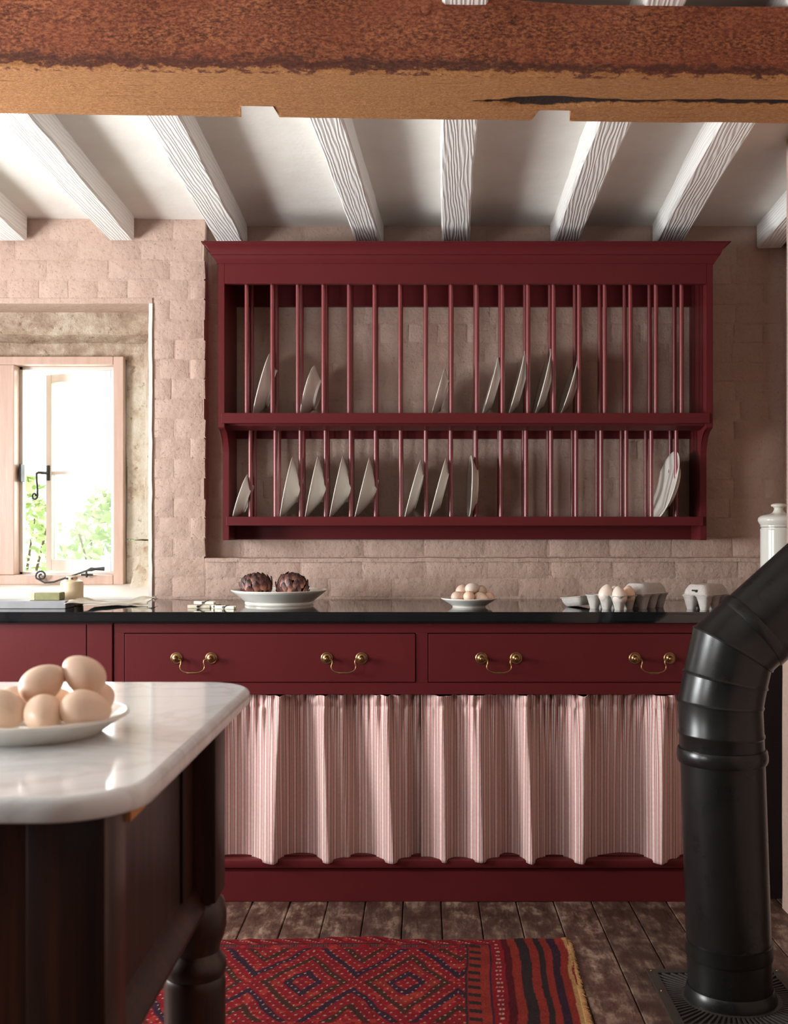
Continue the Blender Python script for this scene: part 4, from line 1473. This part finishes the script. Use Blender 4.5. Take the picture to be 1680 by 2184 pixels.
for a in (-.012, .006):
    bm = BM(); box(bm, a - .004, a + .004, -.0205, -.017, .088, .094, .001); obj('clasp', bm, M['iron'], pot, 40, loc=(0, 0, 0))
cl = thing('linen_cloth', 'crumpled pale linen cloth trailing along the worktop below the window', 'cloth', (-1.0, 3.7, ZT))
bm = BM()
def cloth_pt(u, v):
    a = at(136 + u * 178, 0, 3.60 + .16 * u); x = a.x; y = 3.60 + .17 * u + v * (.20 - .06 * u)
    zz_ = ZT + .003 + .010 * (1 - u) * (1 - .5 * v) + .011 * max(0, mn.noise((u * 4.2, v * 2.3, 3)) + .25) + .016 * max(0, math.sin(u * 7 + v * 2)) * (.4 + .6 * v)
    if v < .1: zz_ -= .006 * (1 - v / .1) * max(0, math.sin(u * 9))
    return (x + .01 * mn.noise((u * 5, v * 5, 7)), y + .012 * mn.noise((u * 6, v, 1)), max(ZT + .0015, zz_))
grid(bm, 60, 26, cloth_pt)
me = mesh_of('sheet', bm, M['linen'], 180); o = link('sheet', me, cl); o.modifiers.new('thick', 'SOLIDIFY').thickness = .0016
# clothes pegs
G = 'pale wooden pegs in a loose pile'
def peg(px, py, Y, ang, lift, label, pitch=0.0):
    c = at(px, py, Y); c.z = ZT + lift
    t = thing('wooden_peg', label, 'peg', c, world=False, rot=(0, R(pitch), R(ang)), group=G)
    for s in (-1, 1):
        bm = BM()
        prism(bm, [(-.036, s * .0042), (-.036, s * .0012), (-.004, s * .0006), (.018, s * .0016), (.037, s * .0052), (.036, s * .0082), (.012, s * .0072), (-.010, s * .0068)] [::s], 'z', 0, .0095, .0006)
        obj('prong', bm, M['peg'], t, 40, loc=(0, 0, 0))
    bm = BM(); tube(bm, [(-.002, -.010, .005), (-.002, .010, .005)], .0042, 10); tube(bm, [(-.002, -.0095, .005), (.010, -.0085, .011), (.010, .0085, .011)], .0012, 6)
    obj('spring', bm, M['iron'], t, 40, loc=(0, 0, 0))
peg(424, 1296, 3.64, 4, .0005, 'wooden peg lying at the left end of the peg pile, pointing out')
peg(436, 1290, 3.67, -14, .0105, 'wooden peg lying on top of the peg pile')
peg(452, 1293, 3.69, 24, .0005, 'wooden peg at the back of the peg pile')
peg(462, 1295, 3.63, -38, .0005, 'wooden peg slanting at the front of the peg pile')
peg(480, 1298, 3.60, -20, .0005, 'wooden peg at the right end of the peg pile')
# ------------------------------------------------------------------ marble topped island
ZI1, ZI0 = .915, .890
isl = thing('kitchen_island', 'dark wooden island table with a white marble top and turned legs', 'table', (-.85, 1.4, 0))
IX0, IX1, IY0, IY1 = -2.05, -.265, 1.018, 1.793
def rounded(x0, x1, y0, y1, r, n=14):
    pts = []
    for cx_, cy_, a0 in ((x1 - r, y0 + r, -90), (x1 - r, y1 - r, 0), (x0 + r, y1 - r, 90), (x0 + r, y0 + r, 180)):
        for k in range(n + 1):
            a = R(a0 + 90 * k / n)
            pts.append((cx_ + r * math.cos(a), cy_ + r * math.sin(a)))
    return pts
bm = BM()
rings = []
for ins, zz_ in ((.006, ZI0), (.002, ZI0 + .002), (0, ZI0 + .007), (0, ZI1 - .011), (.001, ZI1 - .006), (.004, ZI1 - .002), (.009, ZI1)):
    pts = rounded(IX0 + ins, IX1 - ins, IY0 + ins, IY1 - ins, .088 - ins)
    rings.append([bm.verts.new((x, y, zz_)) for x, y in pts])
n = len(rings[0])
for a, b in zip(rings, rings[1:]):
    for i in range(n):
        bm.faces.new((a[i], a[(i + 1) % n], b[(i + 1) % n], b[i]))
bm.faces.new(list(reversed(rings[0]))); bm.faces.new(rings[-1])
obj('marble_top', bm, M['marble'], isl, 40, label='white marble top with rounded corners')
LX1 = -.31; LW = .078
ZA = .585
# the leg: square block above, turned below
def leg_mesh():
    bm = BM()
    h = LW / 2
    box(bm, -h, h, -h, h, .600, ZI0, .003)
    prof = [(0, .602), (.036, .602), (.044, .594), (.0475, .578), (.0475, .556), (.044, .540), (.0385, .527), (.0372, .518), (.041, .511), (.0462, .504), (.0478, .494), (.0462, .485), (.0435, .481), (.0455, .477), (.0462, .468), (.0462, .44), (.044, .30), (.037, .16), (.030, .09), (.028, .075), (.036, .066), (.038, .056), (.034, .046), (.026, .040), (.031, .030), (.033, .018), (.028, .004), (.02, 0), (0, 0)]
    lathe(bm, prof, 32)
    return mesh_of('leg', bm, M['island'], 35)
LEG = leg_mesh()
for x, y in ((LX1 - LW / 2, 1.094 + LW / 2), (LX1 - LW / 2, 1.711), (-2.0 + LW / 2, 1.094 + LW / 2), (-2.0 + LW / 2, 1.711)):
    link('leg', LEG, isl, loc=Vector((x, y, 0)) - isl.location)
bm = BM(); box(bm, -2.0 + LW, LX1 - LW, 1.100, 1.120, ZA, ZI0, .001); obj('front_apron', bm, M['island'], isl, 40)
bm = BM(); box(bm, -2.0 + LW, LX1 - LW, 1.69, 1.71, ZA, ZI0, .001); obj('rear_apron', bm, M['island'], isl, 40)
bm = BM(); box(bm, LX1 - .057, LX1 - .037, 1.094 + LW, 1.672, ZA, ZI0, .001); obj('side_apron', bm, M['island'], isl, 40)
bm = BM(); box(bm, -1.98, -1.96, 1.094 + LW, 1.672, ZA, ZI0, .001); obj('side_apron', bm, M['island'], isl, 40)
bm = BM(); box(bm, -1.96, LX1 - .057, 1.12, 1.69, ZA + .004, ZA + .018); obj('bottom_board', bm, M['island'], isl, 40)
bm = BM()
px0 = LX1 - .037
prism(bm, [(px0, ZA), (px0 + .020, ZA), (px0 + .022, ZA + .010), (px0 + .016, ZA + .018), (px0 + .011, ZA + .030), (px0 + .004, ZA + .036), (px0, ZA + .040)], 'y', 1.094 + LW, 1.672)
obj('rail_moulding', bm, M['island'], isl, 40)
bm = BM(); box(bm, px0, px0 + .004, 1.60, 1.672, ZA + .04, ZI0 - .004, .001); obj('side_stile', bm, M['island'], isl, 40)

bm = BM(); box(bm, LX1 - .036, LX1 + .004, 1.174, 1.235, .853, ZI0 - .001, .001); obj('glint_block', bm, M['glint'], isl, 40, label='pale block painting in a sun glint under the marble')  # pale block added for the sun glint beside the leg

# plate of eggs on the island
pc = Vector((-.466, 1.335, ZI1))
t = thing('china_plate', 'white china plate piled with big brown eggs on the marble island', 'plate', pc, world=False)
bm = BM(); lathe(bm, [(0, .006), (.078, .006), (.088, .012), (.104, .024), (.109, .0262), (.1125, .0252), (.1125, .0222), (.109, .0205), (.095, .012), (.083, .0035), (.080, 0), (.074, 0), (.070, .002), (0, .002)], 72)
link('body', mesh_of('body', bm, M['china'], 60), t, loc=(0, 0, 0))
G = 'brown eggs piled on the island plate'
def be(px, py, Y, ax, lab, s=1.0): egg(EGG, at(px, py, Y), ax, lab, G, s)
be(183, 1513, 1.288, (1, .25, -.12), 'big brown egg lying at the right front of the island plate', 1.0)
be(93, 1524, 1.283, (.35, -1, -.1), 'darker brown egg at the front middle, pointing at the viewer', .98)
be(10, 1514, 1.292, (1, -.4, -.18), 'brown egg cut by the left edge of the picture', 1.0)
be(91, 1458, 1.322, (.75, .2, .5), 'brown egg on top of the pile, left of the two raised eggs', .97)
be(178, 1439, 1.334, (-.75, .1, .55), 'brown egg on top of the pile, the highest and rightmost raised one', .97)
be(206, 1489, 1.366, (.3, 1, .1), 'brown egg peeking out behind the right front egg', .95)
be(120, 1504, 1.372, (.6, 1, .0), 'brown egg mostly hidden behind the middle of the pile', .97)
be(32, 1500, 1.362, (.2, 1, .1), 'brown egg hidden behind the left egg of the pile', .97)

# ------------------------------------------------------------------ stovepipe
YP = 2.77
pipe = thing('stove_pipe', 'thick black enamelled stovepipe rising from the floor and bending into the wall', 'stovepipe', (.753, YP, 0))
def PX(zz_): return .753 - .0345 * zz_
RP = .1018
def P3(px, py): v = at(px, py, YP); return v
A_ = P3(1535, 1504); B_ = P3(1545, 1452); C_ = P3(1560, 1386)
dd = Vector((math.cos(R(42.0)), 0, math.sin(R(42.0))))
D_ = C_ + dd * .062
E_ = D_ + dd * .024
Fe = C_ + dd * ((1.19 - C_.x) / dd.x)
def ring_at(bm, p, nrm, axis, r, segs=64):
    """ring where a pipe along axis is cut by the plane with normal nrm"""
    yv = Vector((0, 1, 0)); m = axis.cross(yv).normalized()
    vs = []
    for k in range(segs):
        a = 2 * math.pi * k / segs
        q = p + r * (math.cos(a) * yv + math.sin(a) * m)
        q = q - axis * ((q - p).dot(nrm) / axis.dot(nrm))
        vs.append(bm.verts.new(q))
    return vs
def sect(name, p0, n0, p1, n1, prof):
    """prof: list of (t along, radius, offset along axis)"""
    ax = (p1 - p0).normalized()
    bm = BM(); rs = []
    for t, r, off in prof:
        nn = n0.lerp(n1, t).normalized()
        rs.append(ring_at(bm, p0.lerp(p1, t) + ax * off, nn, ax, r))
    for a, b in zip(rs, rs[1:]):
        k_ = len(a)
        for k in range(k_):
            bm.faces.new((a[k], a[(k + 1) % k_], b[(k + 1) % k_], b[k]))
    return obj(name, bm, M['pipe'], pipe, 30)
up = (A_ - Vector((PX(0), YP, 0))).normalized()
Z = Vector((0, 0, 1))
def pz(zz_): return Vector((PX(zz_), YP, zz_))
bead = lambda r: [(1, r, -.012), (1, r + .003, -.009), (1, r + .004, -.006), (1, r + .003, -.002), (1, r, 0)]
sect('base_flange', pz(.001), Z, pz(.034), Z, [(0, .098, 0), (0, .1125, 0), (.2, .1125, 0), (.85, .106, 0), (1, RP + .001, 0)])
sect('lower_section', pz(.02), Z, pz(.150), Z, [(0, RP - .0005, 0), (1, RP - .0005, 0)])
sect('joint_collar', pz(.108), Z, pz(.146), Z, [(0, RP - .001, 0), (0, RP + .0025, .0), (.15, RP + .004, 0), (.85, RP + .0035, 0), (1, RP + .0045, -.001), (1, RP, 0)])
sect('main_section', pz(.14), Z, pz(.606), Z, [(0, RP, 0), (1, RP, 0)])
sect('joint_collar', pz(.583), Z, pz(.618), Z, [(0, RP - .001, 0), (.0, RP + .004, 0), (.2, RP + .0075, 0), (.5, RP + .008, 0), (.85, RP + .0065, 0), (1, RP + .004, 0), (1, RP, 0)])
sect('elbow_socket', pz(.61), Z, A_, (up + (B_ - A_).normalized()).normalized(), [(0, RP, 0), (.32, RP, 0), (.36, RP + .0025, 0), (.40, RP + .0025, 0), (.44, RP, 0), (1, RP, 0)])
d1 = (B_ - A_).normalized(); d2 = (C_ - B_).normalized()
nA = (up + d1).normalized(); nB = (d1 + d2).normalized(); nC = (d2 + dd).normalized()
for nm, p0, n0, p1, n1 in (('elbow_segment', A_, nA, B_, nB), ('elbow_segment', B_, nB, C_, nC), ('elbow_segment', C_, nC, D_, dd)):
    sect(nm, p0, n0, p1, n1, [(0, RP, 0), (0, RP + .0026, .0005), (0, RP + .0032, .0035), (0, RP + .001, .0065), (0, RP + .0002, .009), (1, RP, 0)])
sect('joint_collar', D_ - dd * .002, dd, E_, dd, [(0, RP, 0), (0, RP + .0035, .0005), (.15, RP + .0045, 0), (.85, RP + .004, 0), (1, RP + .002, 0), (1, RP - .001, 0)])
sect('upper_section', D_, dd, Fe, dd, [(0, RP - .001, 0), (1, RP - .001, 0)])

# ---- iron grate in the floor round the pipe
GX, GY, GH = .755, 2.768, .176
gr = thing('floor_grate', 'square cast iron floor grate with radial slots round the foot of the stovepipe', 'grate', (GX, GY, 0))
bm = BM()
fw = .026
for b in ((GX - GH, GX + GH, GY + GH - fw, GY + GH), (GX - GH, GX + GH, GY - GH, GY - GH + fw), (GX - GH, GX - GH + fw, GY - GH + fw, GY + GH - fw), (GX + GH - fw, GX + GH, GY - GH + fw, GY + GH - fw)):
    box(bm, *b, 0.0005, .006, .0012)
obj('frame', bm, M['grate'], gr, 40)
bm = BM(); box(bm, GX - GH + .004, GX + GH - .004, GY - GH + .004, GY + GH - .004, .0004, .0012); obj('backing_plate', bm, M['dark'], gr)
inn = GH - fw + .001
NB = 72
bar_cache = {}
for k in range(NB):
    a = 2 * math.pi * (k + .5) / NB
    c_, s_ = math.cos(a), math.sin(a)
    r1 = inn / max(abs(c_), abs(s_)); r0 = .108
    if r1 - r0 < .004: continue
    bm = BM()
    w = .0032
    box(bm, r0, r1, -w, w, .0012, .0052, .0008, 1)
    o = obj('bar', bm, M['grate'], gr, 40, loc=Vector((GX, GY, 0)) - gr.location, rot=(0, 0, a))
bm = BM(); lathe(bm, [(.106, .001), (.120, .001), (.120, .0056), (.106, .0056)], 64, Matrix.Translation((GX, GY, 0)), close=True); obj('ring', bm, M['grate'], gr, 40)
for sx, sy in ((-1, 1), (1, 1), (-1, .22), (1, .22), (-1, -1), (1, -1)):
    bm = BM(); lathe(bm, [(0, .0085), (.003, .008), (.004, .006)], 10, Matrix.Translation((GX + sx * (GH - .012), GY + sy * (GH - .012), 0))); obj('screw', bm, M['brass'], gr, 60)

# ------------------------------------------------------------------ woven rug
rug = thing('woven_rug', 'red woven wool rug with diamond pattern and striped end, on the floorboards', 'rug', (-.4, 2.85, 0))
RX1, RX0, RY1, RY0 = .402, -1.35, 3.150, 2.555
CS = .0026
NXR, NYR = int((RX1 - RX0) / CS), int((RY1 - RY0) / CS)
ii, jj = np.meshgrid(np.arange(NXR + 1), np.arange(NYR + 1), indexing='ij')
s_ = ii * CS                        # distance from the right hand end
t_ = jj * CS                        # distance from the far edge
def nz1(x, y, sc, seed):
    rng = np.random.RandomState(seed)
    g = rng.rand(64, 64)
    xi = x * sc; yi = y * sc
    x0 = np.floor(xi).astype(int); y0 = np.floor(yi).astype(int)
    fx_, fy_ = xi - x0, yi - y0
    fx_ = fx_ * fx_ * (3 - 2 * fx_); fy_ = fy_ * fy_ * (3 - 2 * fy_)
    A = g[x0 % 64, y0 % 64]; B = g[(x0 + 1) % 64, y0 % 64]; C = g[x0 % 64, (y0 + 1) % 64]; D = g[(x0 + 1) % 64, (y0 + 1) % 64]
    return (A * (1 - fx_) + B * fx_) * (1 - fy_) + (C * (1 - fx_) + D * fx_) * fy_
wob = (nz1(s_, t_, 9, 1) - .5)
sw = s_ + .012 * wob * (s_ < .2)
HGT = RY1 - RY0
def L3(r, g, b): return np.array([s2l(r), s2l(g), s2l(b)])
RED, ORG, NAVY, DRK, OLV, WHT, TAN, MAR = L3(152, 26, 36), L3(160, 54, 42), L3(58, 36, 54), L3(50, 42, 42), L3(78, 44, 32), L3(206, 176, 160), L3(206, 160, 104), L3(92, 16, 26)
img = np.zeros(s_.shape + (3,)); img[:] = RED
# field of nested diamonds
fs = s_ - .30 + .010 * (nz1(s_, t_, 22, 31) - .5); ft = t_ - HGT / 2 + .012 * (nz1(s_, t_, 19, 32) - .5)
PER, HP = .262, .215
q = np.abs(((fs + .13) / PER) % 1.0 - .5) * 2
d = (1 - q) + np.abs(ft) / HP
dq = d * 4.4 + .12
band = np.floor(dq)
field = s_ > .285
def put(mask, c): img[mask] = c
rw = (band % 2 == 1) & (np.abs(dq - band - .5) < .36 + .2 * (nz1(s_, t_, 40, 33) - .5))
put(field & rw & ((band == 1) | (band == 5) | (band == 9)), NAVY)
put(field & rw & ((band == 3) | (band == 7)), OLV)
put(field & (band == 2) & (nz1(s_, t_, 30, 3) > .62), ORG)
stp = .0235
gu = (fs + ft * PER / HP / 2) / stp; gv = (fs - ft * PER / HP / 2) / stp
dot = (np.abs(gu % 1 - .5) < .115) & (np.abs(gv % 1 - .5) < .115)
put(field & dot, WHT)
# long borders, far and near
for tt in (t_, HGT - t_):
    bd = (tt < .066) & (s_ > .158)
    put(bd, RED)
    put(bd & (((s_ / .060 + tt / .034) % 1) < .16) & (tt < .030), MAR)
    dg = ((s_ / .060 + tt / .030) % 1)
    put(bd & (tt > .007) & (tt < .030) & (np.abs(dg - .5) < .09) & (((s_ / .0085) % 1) < .5), WHT)
    put(bd & (tt > .035) & (tt < .040), DRK)
    put(bd & (tt > .044) & (tt < .056) & (((s_ / .0062) % 1) < .5) & ((s_ / .083 % 1) < .62), DRK)
    put(bd & (tt > .044) & (tt < .056) & (((s_ / .0062) % 1) > .5) & ((s_ / .083 % 1) < .62), L3(120, 84, 84))
mid = (t_ > .040) & (t_ < HGT - .040)
# bands across the end
put((sw >= .262) & (sw < .285) & mid, RED)
put((sw >= .280) & (sw < .286) & mid, DRK)
blk = (sw >= .246) & (sw < .276) & mid
put(blk, ORG)
put(blk & (((t_ + .25 * (sw - .24)) / .046 % 1) < .42), DRK)
put((sw >= .222) & (sw < .246) & mid, ORG)
put((sw >= .218) & (sw < .222) & mid, NAVY)
bc = (sw >= .182) & (sw < .218)
put(bc, RED)
row = (t_ / .026) % 1
put(bc & (row > .3) & (row < .62) & (((sw - .1935 + .002 * (t_ % .052 > .026)) / .0085 % 1) < .6) & (sw > .1925) & (sw < .209), WHT)
put((sw >= .163) & (sw < .182), MAR)
# striped end
for a, b, c in ((0, .012, TAN), (.012, .033, ORG), (.033, .055, NAVY), (.055, .074, ORG), (.074, .091, DRK), (.091, .113, ORG), (.113, .141, DRK), (.141, .163, ORG)):
    put((sw >= a) & (sw < b), c)
wv = nz1(s_, t_, 320, 5); wv2 = nz1(s_, t_, 26, 6)
img *= .58 * (.72 + .42 * wv + .25 * (wv2 - .5))[..., None]
put_or = (nz1(s_, t_, 60, 8) > .74) & field & ~dot & ~rw
img[put_or] = img[put_or] * .4 + ORG * .55
edge = np.exp(-(t_ / .035) ** 2)
X = RX1 - s_ + .010 * (nz1(s_ * 0, t_, 12, 9) - .5) - .022 * t_ / HGT
Yv = RY1 - t_ + .012 * (nz1(s_, t_ * 0, 16, 11) - .5) * edge + .006 * (s_ < .165) * np.minimum(1, (.165 - s_) / .03)
Zv = .006 + .0012 * (nz1(s_, t_, 240, 12) - .5) + edge * .017 * np.maximum(0, nz1(s_, t_ * 0, 17, 13) - .42) + .005 * np.maximum(0, nz1(s_, t_, 7, 14) - .5)
vts = np.stack([X, Yv, Zv], -1).reshape(-1, 3).astype(np.float32)
idx = (ii * (NYR + 1) + jj)
fa = np.stack([idx[:-1, :-1], idx[:-1, 1:], idx[1:, 1:], idx[1:, :-1]], -1).reshape(-1, 4)
me = bpy.data.meshes.new('pile')
nv, nf = len(vts), len(fa)
me.vertices.add(nv); me.vertices.foreach_set('co', vts.ravel())
me.loops.add(nf * 4); me.loops.foreach_set('vertex_index', fa.ravel().astype(np.int32))
me.polygons.add(nf); me.polygons.foreach_set('loop_start', np.arange(0, nf * 4, 4, dtype=np.int32))
me.polygons.foreach_set('use_smooth', np.ones(nf, dtype=bool))
me.update(calc_edges=True)
ca = me.color_attributes.new('weave', 'FLOAT_COLOR', 'POINT')
cc = np.ones((nv, 4), dtype=np.float32); cc[:, :3] = np.clip(img.reshape(-1, 3), 0, 1)
ca.data.foreach_set('color', cc.ravel())
me.materials.append(M['rug'])
o = link('woven_field', me, rug)
# edge of the rug turned down to the floor, and the undyed fringe at the end
bm = BM()
r = random.Random(5)
for k in range(230):
    y = RY0 + (RY1 - RY0) * k / 230 + r.uniform(-.001, .001)
    x = RX1 - .003 - .022 * (RY1 - y) / HGT
    L = r.uniform(.008, .014)
    tube(bm, [(x - .004, y, .006), (x + L * .5, y + r.uniform(-.002, .002), .006), (x + L, y + r.uniform(-.004, .004), .0025)], [.0016, .0016, .0008], 5)
obj('fringe', bm, M['fringe'], rug, 60, kind='stuff')
